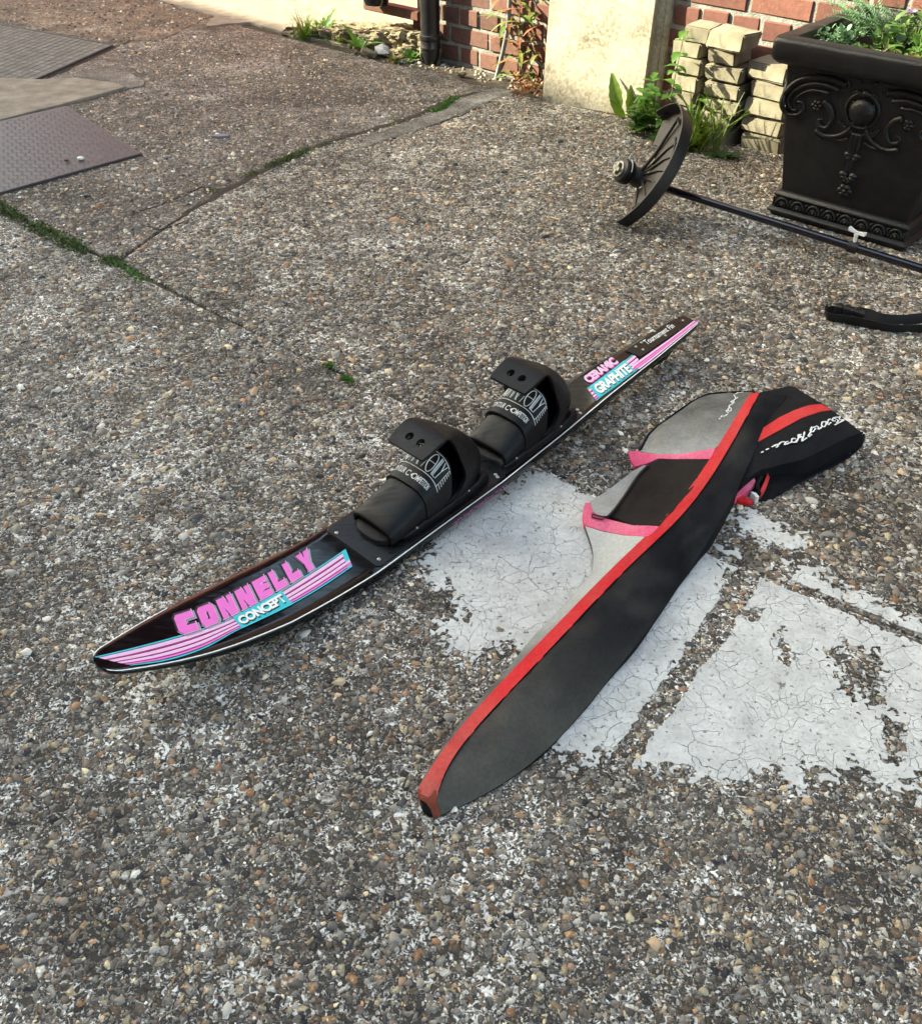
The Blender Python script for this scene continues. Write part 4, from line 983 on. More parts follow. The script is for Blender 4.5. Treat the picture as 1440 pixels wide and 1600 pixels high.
wds = [1.05, 1.0, 1.0, .95, .85, .85, 1.0]; gap = .24; tot = sum(wds)+gap*6
layers = [('letter_shadow', M['d_grey'], .07, .0024, (.034, -.10)), ('letter_gap', M['d_blk'], .12, .0028, (-.004, .01)), ('letter_edge', M['d_lav'], .07, .0033, (0, 0)), ('letter_line', M['d_blk'], .025, .0037, (-.008, .02)), ('letter', M['d_pink'], -.02, .0042, (.006, -.02))]
for lname, mt, off, h, (dx, dy) in layers:
    parts = []; x = 0
    for ch, wd in zip('CONNELLY', [1.05, 1.0, 1.0, 1.0, .95, .85, .85, 1.0]):
        tot = 7.7+gap*7
        me = poly_curve_mesh([[(p[0]*wd*1.0, p[1]) for p in q] for q in LET[ch]], off*.55)
        bm = bmesh.new(); bm.from_mesh(me); m_ = MB()
        vs = []
        for v in bm.verts:
            xx = (x+v.co.x)/tot+dx*.35; yy = v.co.y+dy
            b = conn(min(max(xx, 0), 1), 0); b = b+np.array([(xx-min(max(xx, 0), 1))*LB, 0]); vs.append(SK(b[0]+yy*SH*.75-.004, b[1]-yy*HT*.92+.001, h*.35))
        m_.v = [tuple(q) for q in vs]; m_.f = [tuple(v.index for v in f.verts) for f in bm.faces]; bm.free(); bpy.data.meshes.remove(me); parts.append(m_); x += wd+gap
    if lname == 'letter':
        for p_ in parts: p_.build('letter', mt, ski, fix=False)
    else: merged(parts, lname, mt, ski)
def quad_fn(c00, c10, c11, c01, h, conv=st, surf=SK):   # photo corners: baseline left, baseline right, top right, top left
    q = [np.array(conv(*p)) for p in (c00, c10, c11, c01)]
    return lambda x, y: surf(*((q[0]*(1-x)+q[1]*x)*(1-y)+(q[3]*(1-x)+q[2]*x)*y), h)
def word(txt, corners, mt, h, name, off, sp=1.0, sh=None):
    if sh: map_mesh(text_mesh(txt, off*1.25, 0, sp), quad_fn(*[(c[0]+sh[0], c[1]+sh[1]) for c in corners], h-.0003), name+'_shadow', sh[2], ski)
    map_mesh(text_mesh(txt, off, 0, sp), quad_fn(*corners, h), name, mt, ski)
word('CONCEPT', ((378.5, 978.5), (450, 940), (438, 929), (369, 967)), M['d_pale'], .0028, 'lettering', .05, .95, (1.6, 1.6, M['d_blk']))
word('GRAPHITE', ((937, 618), (988, 581), (976, 568.5), (925, 605)), M['d_pale'], .0030, 'lettering', .045, .95, (1.0, 1.2, M['d_blk']))
word('CERAMIC', ((921, 600), (967, 567), (955, 558), (909, 591)), M['d_lav'], .0018, 'lettering', .05, .95, (1.2, 1.3, M['d_mag']))
word('Tournament Fin', ((1011, 541), (1054, 513), (1047, 507), (1003, 535)), M['d_pale'], .0042, 'lettering', .012)
# tail plate and screws
tp = [(1.418, -.030), (1.418, .014), (SL-.030, .0135), (SL-.020, .006), (SL-.020, -.018), (SL-.03, -.026)]
mb = MB(); top = [SK(s, t, .0034) for s, t in tp]; mb.add(top, tessellate_polygon([[Vector((s, t, 0)) for s, t in tp]])); mb.grid([top, [SK(s+(.0012 if s < 1.5 else -.0012)*-1, t, .0) for s, t in tp]], closed=True); mb.build('tail_plate', M['plateblk'], ski)
def screw(s, t, h, parent, r=.0042):
    mb = MB(); q = SK(s, t, h); a, b = np.array([*SA, 0]), np.array([*TA, 0])
    mb.grid([[q+r*k*(math.cos(x)*a+math.sin(x)*b)+UZ*z for x in np.linspace(0, 6.283, 12, endpoint=False)] for k, z in ((1, 0), (.95, .0012), (.55, .0022), (.3, .0022), (.22, .0012), (.02, .0012))], closed=True)
    return mb.build('screw', M['steel'], parent, smooth=True)
for x, y in ((1004, 548), (1001.5, 537), (993, 543.5), (1039, 526), (1022, 519.5), (1055.5, 498.5), (1066.5, 502.5)):
    s, t = st(x, y); screw(s, t, .0034, ski, .0035)
# side lettering scribble
mb = MB()
for k in range(46):
    s = .70+k*.0035; zz_ = float(zt(s)); a = hw(s)
    if (k % 9) == 8: continue
    q = lambda ss, z: np.array([*(tip+SA*ss+TA*(hw(ss)+.0006-.0008*0)), float(zt(ss))+z])
    o1, o2 = -.008-.003*rnd.random(), -.013-.004*rnd.random()
    mb.tube([q(s, o1), q(s+.0025, o2)], .0005, 4)
mb.build('edge_script', M['d_pink'], ski)

# ------------------------------------------------------------------ rubber boots
def binding(ds, toe, name_lab, longtoe):
    def BL(s, t, h): return SK(s+ds, t, h)
    # plate with chamfered front corners
    pp = [(.508, -.072), (.508, .070), (.515, .077), (.865, .073), (.872, .066), (.872, -.066), (.865, -.073), (.515, -.079)] if longtoe else [(.555, -.064), (.555, .062), (.562, .069), (.860, .058), (.866, .05), (.866, -.05), (.86, -.058), (.562, -.071)]
    mb = MB(); top = [BL(s, t, .0030) for s, t in pp]; mb.add(top, tessellate_polygon([[Vector((s, t, 0)) for s, t in pp]])); cx_, cy_ = .69, 0
    mb.grid([[BL(s+(s-cx_)*.006, t*1.015, -.0005) for s, t in pp], top], closed=True)
    root = mb.build('binding', M['plateblk'], ski); root['label'] = name_lab
    # sole pad
    sp_ = cr([(.545 if longtoe else .585, 0), (.555 if longtoe else .592, .038), (.60, .052), (.70, .052), (.80, .050), (.838, .030), (.845, 0), (.838, -.030), (.80, -.050), (.70, -.052), (.60, -.052), (.555 if longtoe else .592, -.038)], 5, True)
    mb = MB(); mb.grid([[BL(*q, .002) for q in sp_], [BL(*q, .013) for q in sp_], [BL(.69+(q[0]-.69)*.97, q[1]*.95, .0155) for q in sp_]], closed=True); mb.v.append(tuple(BL(.69, 0, .0155))); c_ = len(mb.v)-1; n_ = len(sp_)
    mb.f += [(2*n_+i, 2*n_+(i+1) % n_, c_) for i in range(n_)]; mb.build('sole_pad', M['web'], root, angle=50)
    # toe cover: an arched sheet, open at the front
    def arch(s0, hgt, half, k, th, base=.008, skew=0.0):
        out = []
        for i in range(k+1):
            a = math.pi*i/k; t = -half*np.sign(math.cos(a))*abs(math.cos(a))**.62; h = base+(hgt-base)*abs(math.sin(a))**.46; out.append((s0+skew*abs(math.sin(a))**.6, t, h))
        return out
    K = 20
    tl = .672-toe; sec = [(toe, .037, .0555), (toe+.002, .040, .0565), (toe+.3*tl, .049, .057), (toe+.65*tl, .063, .0575), (toe+.92*tl, .074, .058), (.672, .076, .058)]
    def sheet(secs, name, th, skew):
        mb = MB(); ro = []; ri = []
        for (s0, h, hf), sk in zip(secs, skew):
            ro.append([BL(*q) for q in arch(s0, h, hf, K, 0, .008, sk)]); ri.append([BL(*q) for q in arch(s0, h-th, hf-th, K, 0, .006, sk)])
        mb.grid(ro); mb.grid(ri, flip=True)
        for a, b in ((ro[0], ri[0]), (ro[-1], ri[-1])): mb.grid([a, b])
        return mb.build(name, M['rubber'], root, angle=55)
    sheet(sec, 'toe_cover', .0045, [-.004, -.004, -.002, .0, -.002, -.002])
    # instep band behind it
    sec2 = [(.655, .0775, .060), (.674, .086, .0605), (.692, .097, .060), (.708, .108, .059), (.722, .118, .058)]
    sk2 = [-.003, .0, .003, .006, .009]
    sheet(sec2, 'instep_band', .0045, sk2)
    # band print: lettering wrapped over the band
    def BAND(x, y, h=.0011):            # x 0..1 across from far to near side, y 0..1 lower to upper edge
        i = y*(len(sec2)-1); j = min(int(i), len(sec2)-2); f = i-j
        s0, hg, hf, sk = [(a*(1-f)+b*f) for a, b in zip((*sec2[j], sk2[j]), (*sec2[j+1], sk2[j+1]))]
        a = math.pi*min(max(x, 0), 1); t = -(hf+h)*np.sign(math.cos(a))*abs(math.cos(a))**.62; hh = .008+(hg+h-.008)*abs(math.sin(a))**.46
        return BL(s0+sk*abs(math.sin(a))**.6-h*.9, t, hh)
    prt = MB()
    def ln(x0, y0, x1, y1, wd=.0016, n=14):
        prt.tube([BAND(x0+(x1-x0)*i/n, y0+(y1-y0)*i/n, .0003) for i in range(n+1)], wd*.62, 4)
    ln(.22, .40, .80, .40, .0016, 22); ln(.22, .94, .80, .94, .0014, 22)
    for k in range(8): ln(.80+.002*k, .40+.54*k/7, .872-.003*k, .40+.54*k/7, .0011, 5)
    ln(.80, .40, .815, .94, .0010); 
    lo_, hi_ = .46, .90
    def ring(cx_, r, y0, y1, full=True, a0=0, a1=360):
        n = 18; prt.tube([BAND(cx_+r*math.cos(R(a0+(a1-a0)*i/n)), (y0+y1)/2+(y1-y0)/2*math.sin(R(a0+(a1-a0)*i/n)), .0003) for i in range(n+1)], .0011, 4)
    ring(.26, .032, lo_, hi_, True, -130, 100); ring(.345, .036, lo_, hi_); ring(.345, .028, lo_+.04, hi_-.10); ring(.345, .020, lo_+.06, hi_-.18)
    for x0 in (.395, .445):
        ln(x0, lo_, x0+.012, hi_); ln(x0+.012, hi_, x0+.042, lo_); ln(x0+.042, lo_, x0+.054, hi_); ln(x0+.018, hi_, x0+.048, lo_)
    ln(.505, lo_, .517, hi_); ring(.565, .042, lo_-.02, hi_); ln(.527, .68, .603, .68)
    for x0 in (.625, .637, .655): ln(x0, lo_, x0+.012, hi_)
    ln(.625, lo_, .662, lo_); ln(.637, lo_+.05, .662, lo_+.05); ln(.655, lo_, .69, lo_)
    ln(.705, lo_, .728, .68); ln(.728, .68, .705, hi_); ln(.728, .68, .765, hi_)
    prt.build('band_logo', M['logo'], root)
    bnd = lambda x, y: BAND(.26+.47*x, .15+.14*y, .0005)
    map_mesh(text_mesh('CONTOUR COMPETITION', .012, 0, 1.0), bnd, 'band_lettering', M['logo'], root)
    # heel cup that folds over into the pull tab
    rws = [(.846, .004, .061, .140, 0, .75), (.849, .028, .060, .120, -.003, .75), (.846, .052, .058, .082, -.004, .75), (.832, .080, .055, .070, -.006, .78), (.811, .107, .052, .058, -.008, .82),
           (.786, .131, .050, .040, -.008, .88), (.760, .150, .049, .022, -.006, .94), (.737, .162, .050, .008, -.003, 1), (.718, .167, .0515, .0, -.001, 1), (.700, .164, .052, .0, 0, 1), (.676, .156, .0515, .0, 0, 1), (.657, .149, .048, .0, 0, 1)]
    KK = 24; mb = MB(); rows = []
    for sb, z, half, ext, dz, pw in rws:
        r = []
        for i in range(KK+1):
            x = -1+2*i/KK; t = half*np.sign(x)*abs(math.sin(abs(x)*math.pi/2))**pw; f = (1-math.cos(abs(x)*math.pi/2))
            f = f**.8 if ext > .03 else f
            r.append(BL(sb-(ext+(.045 if x < 0 and .04 < z < .14 and sb > .77 else 0))*f, t, z+dz*f))
        rows.append(r)
    mb.grid(rows); hc = mb.build('heel_cup', M['rubber'], root)
    bm = bmesh.new(); bm.from_mesh(hc.data); bmesh.ops.recalc_face_normals(bm, faces=bm.faces); bm.to_mesh(hc.data); bm.free()
    ss = hc.modifiers.new('s', 'SUBSURF'); ss.levels = 2; ss.render_levels = 2
    sol = hc.modifiers.new('t', 'SOLIDIFY'); sol.thickness = .008; sol.offset = 0
    cuts = []
    for t in (-.0145, .0165):
        mbc = MB(); q = BL(.683, t, .155); mbc.tube([q-UZ*.03, q+UZ*.03], .0088, 18); cu_ = mbc.build('cutter', None); cuts.append(cu_)
        bo = hc.modifiers.new('b', 'BOOLEAN'); bo.object = cu_; bo.operation = 'DIFFERENCE'; bo.solver = 'EXACT'
    bpy.context.view_layer.update(); me = evald(hc, tuple(cuts)); me.materials.clear(); me.materials.append(M['rubber']); o = fin(me, 'heel_cup', M['rubber'] if not me.materials else None, root, angle=40)
    # side rails clamping the rubber down
    for f in (-1, 1):
        mb = MB(); rr = []
        for s, wd, h in ((.592, .002, .006), (.605, .008, .013), (.635, .011, .017), (.645, .011, .020), (.655, .011, .016), (.72, .012, .018), (.73, .012, .024), (.745, .012, .018), (.80, .012, .020), (.812, .012, .028), (.828, .010, .028), (.840, .006, .010)):
            t0 = .054 if s < .75 else .054-(s-.75)*.10; rr.append([BL(s, f*t0, .003), BL(s, f*(t0+wd), .003), BL(s, f*(t0+wd), h*.8), BL(s, f*(t0+wd*.7), h), BL(s, f*t0, h)])
        mb.grid(rr, closed=True, cap=True); mb.build('side_rail', M['rubber'], root, angle=30)
        for s in (.625, .69, .77): screw(s+ds, f*.0605, .014 if s < .7 else .0165, root, .003)
        mb = MB()
        for k in range(3): mb.tube([BL(.70+.012*k, f*(.0585), .020+.004*k), BL(.745+.01*k, f*.0605, .024+.007*k), BL(.785+.008*k, f*.056, .030+.010*k)], [.0018, .0028, .0016], 6)
        mb.build('side_rib', M['rubber'], root, smooth=True)
    if longtoe:
        for s, t in ((.517, -.055), (.524, .062), (.853, .064), (.868-.01, -.055)): screw(s, t, .003, root)
    else:
        for s, t in ((.566, -.052), (.566, .056), (.852, .050), (.858, .038), (.84, -.045)): screw(s+ds, t, .003, root)
    mb = MB()
    for j in range(2):
        for k in range(5):
            s = pp[0][0]+.005; t = (-1, 1)[j]*(.048+.0045*k)*(1 if longtoe else .82); q = BL(s+.006+.0022*k, t, .0033); mb.grid([[q+.0013*r_*np.array([math.cos(a), math.sin(a), 0]) for a in np.linspace(0, 6.28, 8, endpoint=False)] for r_ in (1, .01)], closed=True)
    mb.build('bolt_holes', M['c_in'], root)
binding(0, .563, 'front boot binding, its toe cover longer and its plate wider', True)
binding(.290, .598, 'rear boot binding, nearer the narrow tail', False)
# ------------------------------------------------------------------ soft ski bag, laid flat and folded over at its far end
bag = empty('ski_bag', (*P2(1000, 960), 0), 'limp black and grey ski bag with red trim and pink edged mesh pocket', 'ski bag')
def rbf(ctrl):
    c = np.array(ctrl, float); X = c[:, :2]/100; z = c[:, 2]; n = len(c)
    d = np.linalg.norm(X[:, None]-X[None], axis=2); K = np.where(d > 0, d*d*np.log(d+1e-9), 0)+np.eye(n)*.02
    A = np.zeros((n+3, n+3)); A[:n, :n] = K; A[:n, n] = 1; A[:n, n+1:] = X; A[n, :n] = 1; A[n+1:, :n] = X.T
    s = np.linalg.solve(A, np.concatenate([z, [0, 0, 0]]))
    def f(x, y):
        q = np.stack([np.ravel(x), np.ravel(y)], 1)/100; d = np.linalg.norm(q[:, None]-X[None], axis=2); k = np.where(d > 0, d*d*np.log(d+1e-9), 0)
        return (k @ s[:n]+s[n]+q @ s[n+1:]).reshape(np.shape(x))
    return f
RL = [(652, 1234), (660, 1219), (676.7, 1193), (701, 1155), (720, 1132), (779, 1070), (834.4, 1007.5), (883, 966), (925, 917), (963, 876), (1012, 837), (1043, 805.7), (1081, 764), (1109, 719), (1130, 680.7), (1151, 649.4), (1171.7, 614.7)]
RR = [(681, 1250), (680.5, 1234.6), (698, 1193), (725.6, 1155), (744, 1136), (806.7, 1070), (865.7, 1007.5), (912, 962), (945, 917), (1008.5, 857.8), (1046.7, 830), (1074, 799), (1105.7, 760.6), (1130, 715), (1151, 680.7), (1168, 649), (1186, 613.5)]
KE = [(689, 1273.5), (716, 1265), (762, 1245), (799, 1219), (832.5, 1192), (855, 1177), (883, 1146), (918, 1108), (945.5, 1063), (987, 1025), (1022, 969), (1058, 919.6), (1095, 868), (1119.6, 826.5), (1144, 785), (1158, 753.6), (1175, 712), (1189, 680.7), (1200, 649), (1229, 617)]
GE = [(652, 1235), (660, 1217), (695.5, 1160), (745, 1098), (800, 1036), (834, 993), (880, 948), (916, 905), (925, 893), (926.5, 866), (922, 845), (913, 820), (911, 805), (916, 787), (949, 766.5), (990, 734), (1000, 703), (1008, 688), (1019, 673), (1060.6, 642), (1088, 624), (1116, 614.7), (1150, 612.5), (1178, 612)]
ctrl = []
for i, q in enumerate(RL): ctrl.append((*q, .018+.030*min(1, i/6)))
for i, q in enumerate(RR): ctrl.append((*q, .026+.032*min(1, i/6)))
for i, q in enumerate(KE): ctrl.append((*q, .004 if i < 12 else (.02 if i == 12 else .038)))
for i, q in enumerate(GE): ctrl.append((*q, .006 if i > 2 else .015))
def lerp(a, b, t): return (a[0]+(b[0]-a[0])*t, a[1]+(b[1]-a[1])*t)
for a, b, t, z in ((RR[4], KE[4], .4, .046), (RR[6], KE[8], .4, .056), (RR[6], KE[8], .75, .040), (RR[8], KE[10], .4, .058), (RR[8], KE[10], .75, .044), (RR[10], KE[13], .5, .056), (RR[12], KE[15], .5, .060), (RR[14], KE[17], .5, .060), (RR[2], KE[2], .4, .034),
                   (RR[4], KE[4], .8, .024)): ctrl.append((*lerp(a, b, t), z))
for q in ((1050, 690, .030), (1090, 655, .032), (1030, 770, .026), (980, 790, .022), (960, 850, .022), (1010, 722, .020), (1060, 740, .03), (940, 835, .014), (985, 800, .020), (1125, 640, .036)): ctrl.append(q)
h1f = rbf(ctrl)
def lift1(dz=0.0, amp=.0075):
    def f(x, y):
        z = h1f(x, y)
        a = (fbm(x*.9+y*.5, y*.4-x*.25, .022, 4, 70)-.5)*2; b = (fbm(x*.7+y*.7, (y-x)*.35, .010, 3, 71)-.5)*2
        cr_ = (1-np.abs(2*fbm(x*.6+y*.8, (y*.6-x*.8)*.45, .017, 3, 73)-1))**7
        z = np.maximum(z+amp*a+amp*1.3*b+amp*.9*cr_*np.clip((1010-y)/160, .15, 1), .003)+dz
        return np.array([P(px_, py_, zz_) for px_, py_, zz_ in zip(x, y, z)])
    return f
def cloth_panel(poly, name, mt, lift, parent, sp=7, dust=None, label=None, sk=True, smooth_edges=None):
    v2, v3, fs = panel(poly, 0, sp, lift)
    # orient up
    mb = MB(); up = []
    for f in fs:
        a, b, c = v3[f[0]], v3[f[1]], v3[f[2]]; nz_ = np.cross(b-a, c-a)[2]; up.append(f if nz_ > 0 else f[::-1])
    mb.add(v3, up); n0 = len(mb.v)
    if sk: skirt(mb, v3, up, .001)
    o = mb.build(name, mt, parent, smooth=True, fix=False)
    at = o.data.attributes.new('dust', 'FLOAT', 'POINT'); d = np.zeros(len(mb.v))
    if dust is not None:
        d[:len(v2)] = dust(v2[:, 0], v2[:, 1])
    at.data.foreach_set('value', d.astype(np.float32))
    if label: o['label'] = label
    return o
def soft(c, k=9):
    c = np.array(c); o = c.copy()
    for it in range(k): o[1:-1] = .5*o[1:-1]+.25*(o[:-2]+o[2:])
    return o
RLc, RRc, KEc, GEc = soft(cr(RL, 6), 90), soft(cr(RR, 6), 90), soft(cr(KE, 6), 150), soft(cr(GE, 6), 3)
dtip = lambda x, y: np.clip((y-930)/320, 0, 1)**1.2*.9+.22*np.clip((fbm(x, y, .02, 4, 80)-.45)*3, 0, 1)
cloth_panel(list(RRc)+list(KEc[::-1]), 'black_panel', M['c_black'], lift1(), bag, 7, dtip)
cloth_panel(list(RLc)+list(RRc[::-1][:-2])+[(679, 1250), (655, 1240)], 'red_band', M['c_red'], lift1(.0025, .0065), bag, 5, lambda x, y: np.clip((y-1080)/170, 0, 1))
cloth_panel([(652, 1233), (681, 1234), (682, 1254), (689, 1274), (676, 1273.5), (668, 1262), (657, 1249)], 'tip_end', M['c_rust'], lift1(.0035, .002), bag, 4, None, 'dirty worn red tip with an opening')
cloth_panel([(656.5, 1249), (666, 1255), (673, 1266), (675, 1272), (668, 1268), (660, 1258)], 'dark_tip_patch', M['c_in'], lift1(.0042, 0), bag, 3)  # dark patch laid on the tip to stand for its shaded hole
def seg(c, y0, y1): return [q for q in c if y0 <= q[1] <= y1]
low = [q for q in GEc if q[1] > 815]; rlow = [q for q in RLc if q[1] > 838]
cloth_panel(low+[(913, 819), (963, 835), (1010, 838)]+rlow[::-1][:-1] if False else list(low)+[(940, 829), (975, 835), (1011, 838)]+rlow[::-1], 'grey_side_panel', M['c_grey'], lift1(), bag, 6, lambda x, y: np.clip(1.4-np.abs(y-870)/140, 0, 1)*1.2)
cloth_panel([(914, 785), (922, 786), (926, 800), (945, 810), (985, 820), (1030, 822), (1020, 832), (1011, 838), (975, 836), (940, 829), (912, 820), (910, 803)], 'pink_trim', M['c_pink'], lift1(.002, .0070), bag, 5)
cloth_panel([(1030, 717), (1060, 717), (1109, 717), (1100, 734), (1081, 764), (1043, 805.7), (1029, 821), (987, 820), (954, 806), (962, 796), (978, 773), (998, 743), (1010, 728)], 'mesh_pocket', M['c_mesh'], lift1(.001, .0085), bag, 6)
cloth_panel([(918, 786), (949, 766), (990, 735), (1004, 727), (1012, 727), (996, 742), (976, 773), (960, 795), (951, 806), (936, 806), (926, 799)], 'grey_pocket_side', M['c_grey'], lift1(.0005, .0065), bag, 6, lambda x, y: .8+0*x)
cloth_panel([(981, 706), (995, 704), (1002, 707), (1029, 710), (1062, 709), (1095, 704), (1118, 700), (1109, 717), (1080, 717), (1053, 717), (1028, 716), (1010, 724), (992, 729), (986, 722)], 'pink_trim', M['c_pink'], lift1(.0025, .0070), bag, 5)
gtop = [q for q in GEc if q[1] < 702 and q[0] > 1000]
rtop = [q for q in RLc if q[1] < 699]
cloth_panel([(1001, 706)]+gtop+rtop[::-1]+[(1118, 700), (1095, 704), (1062, 709), (1029, 710)], 'grey_flap', M['c_grey'], lift1(.0008, .0075), bag, 7, lambda x, y: np.clip((y-655)/60, 0, 1)*.7)
l1 = lift1(.0045, .0075)
def on(pts, lift, rad, name, mt, seg=6, n=5):
    c = cr(pts, n); v = lift(c[:, 0], c[:, 1]); mb = MB(); mb.tube(list(v), rad, seg); return mb.build(name, mt, bag, smooth=True)
on([(1012, 727), (997, 743), (977, 773), (962, 794), (950, 807)], l1, .0035, 'zip', M['zip'])
on([(1001, 703), (1008, 688), (1019, 673), (1060, 642), (1088, 624), (1116, 614.7), (1178, 612)], lift1(.001, .003), .003, 'edge_piping', M['c_black2'])
mb = MB()
c = lift1(.006, .0072)(np.array([925., 944, 942, 924, 925]), np.array([803., 808, 812, 808, 803])); mb.tube(list(c), .0016, 5); mb.build('zip_pull', M['zip'], bag)
on([tuple(q) for q in RRc[3::6]], lift1(.0018, .0072), .0011, 'seam', M['c_in'], 5, 3)
def script(strokes, lift, rad, name):
    mb = MB()
    for s in strokes:
        c = cr(s, 4); v = lift(c[:, 0], c[:, 1]); L = len(v)
        rows = []
        for i in range(L):
            t = norm(v[min(i+1, L-1)]-v[max(i-1, 0)]); sd_ = norm(np.cross(t, UZ)); r = rad*(.55+.6*abs(math.sin(i*.9)))
            rows.append([v[i]-sd_*r, v[i]+UZ*.0006, v[i]+sd_*r])
        mb.grid(rows)
    return mb.build(name, M['logo'], bag)
Q = lambda x, y: (1110+x/20.57, 600+y/20.57)
script([[Q(1160, 210), Q(960, 270), Q(880, 275), Q(790, 320)], [Q(740, 340), Q(790, 410), Q(810, 470), Q(870, 420)], [Q(800, 470), Q(740, 520), Q(700, 600), Q(650, 570), Q(700, 530)], [Q(760, 560), Q(690, 640), Q(620, 670), Q(590, 720), Q(600, 760)],
        [Q(600, 750), Q(560, 800), Q(580, 870), Q(640, 860), Q(660, 800), Q(620, 750)], [Q(570, 830), Q(500, 850), Q(540, 910), Q(590, 940)], [Q(540, 960), Q(440, 1030), Q(360, 1020), Q(330, 1070)], [Q(300, 1095), Q(270, 1130)]], lift1(.0032, .0075), .0016, 'script_lettering')
# folded far end
TOPE = [(1186, 613), (1212, 608), (1236, 603), (1258, 615), (1283, 630), (1302, 642.5), (1318, 654), (1335, 667), (1347, 676)]
LIP = [(1347, 676), (1332, 681), (1316.7, 687), (1280.6, 705), (1253.5, 718), (1226, 724.6), (1190, 734), (1172, 744), (1158, 755)]
BOT = [(1349, 680), (1346, 692), (1340, 701), (1317, 719), (1280.6, 737), (1244.5, 755), (1215.6, 773), (1201, 781), (1187, 781), (1170, 770)]
c2 = [(*q, .030 if i < 3 else (.050 if i > 6 else .042)) for i, q in enumerate(TOPE)]+[(*q, .052 if i < 5 else .040) for i, q in enumerate(LIP)]
c2 += [(1200, 660, .045), (1240, 645, .055), (1260, 665, .062), (1290, 665, .064), (1230, 690, .060), (1195, 700, .048), (1180, 720, .04), (1215, 630, .042)]
h2f = rbf(c2)
def lift2(dz=0, amp=.003):
    def f(x, y):
        z = np.maximum(h2f(x, y)+amp*2*(fbm(x*.8+y*.6, y*.3-x*.2, .03, 4, 90)-.5), .004)+dz
        return np.array([P(a, b, c_) for a, b, c_ in zip(x, y, z)])
    return f
leftb = [(1158, 755), (1160, 745), (1170, 715), (1184, 685), (1196, 650), (1200, 628)]
cloth_panel(list(cr(TOPE, 4))+list(cr(LIP, 4))[1:]+leftb[1:], 'folded_panel', M['c_black'], lift2(), bag, 6)
cloth_panel([(1190, 669.5), (1217, 652), (1240, 641), (1262.5, 633), (1282, 631), (1298.6, 640), (1280.6, 643), (1253.5, 652), (1217, 672), (1184, 690), (1186, 678)], 'red_band', M['c_red'], lift2(.002), bag, 5)
Q2 = lambda x, y: (1180+x/9.6, 640+y/9.6)
script([[Q2(1270, 95), Q2(1260, 150), Q2(1330, 150), Q2(1185, 230)], [Q2(1270, 110), Q2(1170, 120), Q2(1240, 160), Q2(1210, 200)], [Q2(1200, 165), Q2(1160, 170), Q2(1160, 130), Q2(1200, 130)], [Q2(1140, 150), Q2(1110, 140), Q2(1080, 180), Q2(1090, 225), Q2(1130, 190)],
        [Q2(1060, 190), Q2(1010, 180), Q2(990, 230), Q2(1030, 255), Q2(1060, 210), Q2(1050, 175)], [Q2(1000, 250), Q2(945, 295), Q2(940, 260), Q2(910, 240)], [Q2(910, 255), Q2(850, 270), Q2(820, 310), Q2(860, 330), Q2(900, 280)], [Q2(840, 255), Q2(830, 330), Q2(795, 380), Q2(800, 405), Q2(840, 370)],
        [Q2(735, 330), Q2(720, 400), Q2(690, 470), Q2(770, 420)], [Q2(680, 370), Q2(640, 430), Q2(610, 495)], [Q2(700, 400), Q2(650, 420), Q2(640, 380), Q2(690, 370)], [Q2(610, 440), Q2(560, 430), Q2(540, 470), Q2(580, 490), Q2(620, 460)], [Q2(560, 480), Q2(500, 500), Q2(440, 525), Q2(450, 490), Q2(490, 475)],
        [Q2(440, 480), Q2(380, 490), Q2(310, 565), Q2(340, 545)], [Q2(330, 515), Q2(240, 560)], [Q2(200, 580), Q2(150, 605)], [Q2(120, 625), Q2(80, 645)]], lift2(.0028), .0018, 'script_lettering')
# inside of the open end, under the lip
c3 = [(*q, .004) for q in BOT]+[(*q, .020) for q in LIP[1:]]+[(1250, 735, .012), (1300, 708, .012)]
h3f = rbf(c3)
def lift3(dz=0, amp=.004):
    def f(x, y):
        z = np.maximum(h3f(x, y)+amp*2*(fbm(x, y*2, .05, 4, 95)-.5), .003)+dz
        return np.array([P(a, b, c_) for a, b, c_ in zip(x, y, z)])
    return f
cloth_panel(list(cr(BOT, 4))+[(1160, 757), (1175, 741), (1200, 729), (1253.5, 712), (1280, 700), (1316, 683), (1340, 676)], 'inner_lining', M['c_black2'], lift3(), bag, 6)
on([(1347, 676), (1332, 681), (1316.7, 687), (1280.6, 705), (1253.5, 718), (1226, 724.6), (1190, 734)], lift2(.001), .0026, 'edge_piping', M['c_black2'])
on([(1349, 679), (1346, 692), (1340, 701), (1317, 719), (1280.6, 737), (1244.5, 755), (1215, 773)], lift3(.001), .003, 'edge_piping', M['c_black2'])
cloth_panel([(1150, 772), (1162, 760), (1178, 747), (1180, 752), (1173, 763), (1160, 771), (1149, 777)], 'pink_trim', M['c_pink'], lift3(.010), bag, 4)
cloth_panel([(1148, 776), (1160, 773), (1177, 783), (1170, 787), (1156, 783)], 'red_trim', M['c_red'], lift3(.006), bag, 4)
cloth_panel([(1188, 765), (1194, 752), (1199, 738), (1202, 746), (1198, 758), (1188, 775)], 'red_trim', M['c_red'], lift3(.010), bag, 4)
cloth_panel([(1173, 768), (1181, 770), (1186, 776), (1181, 777)], 'white_tag', M['logo'], lift3(.012), bag, 3)
on([(1190, 745), (1183, 757), (1186, 772)], lift3(.012), .004, 'inner_fold', M['c_in'])

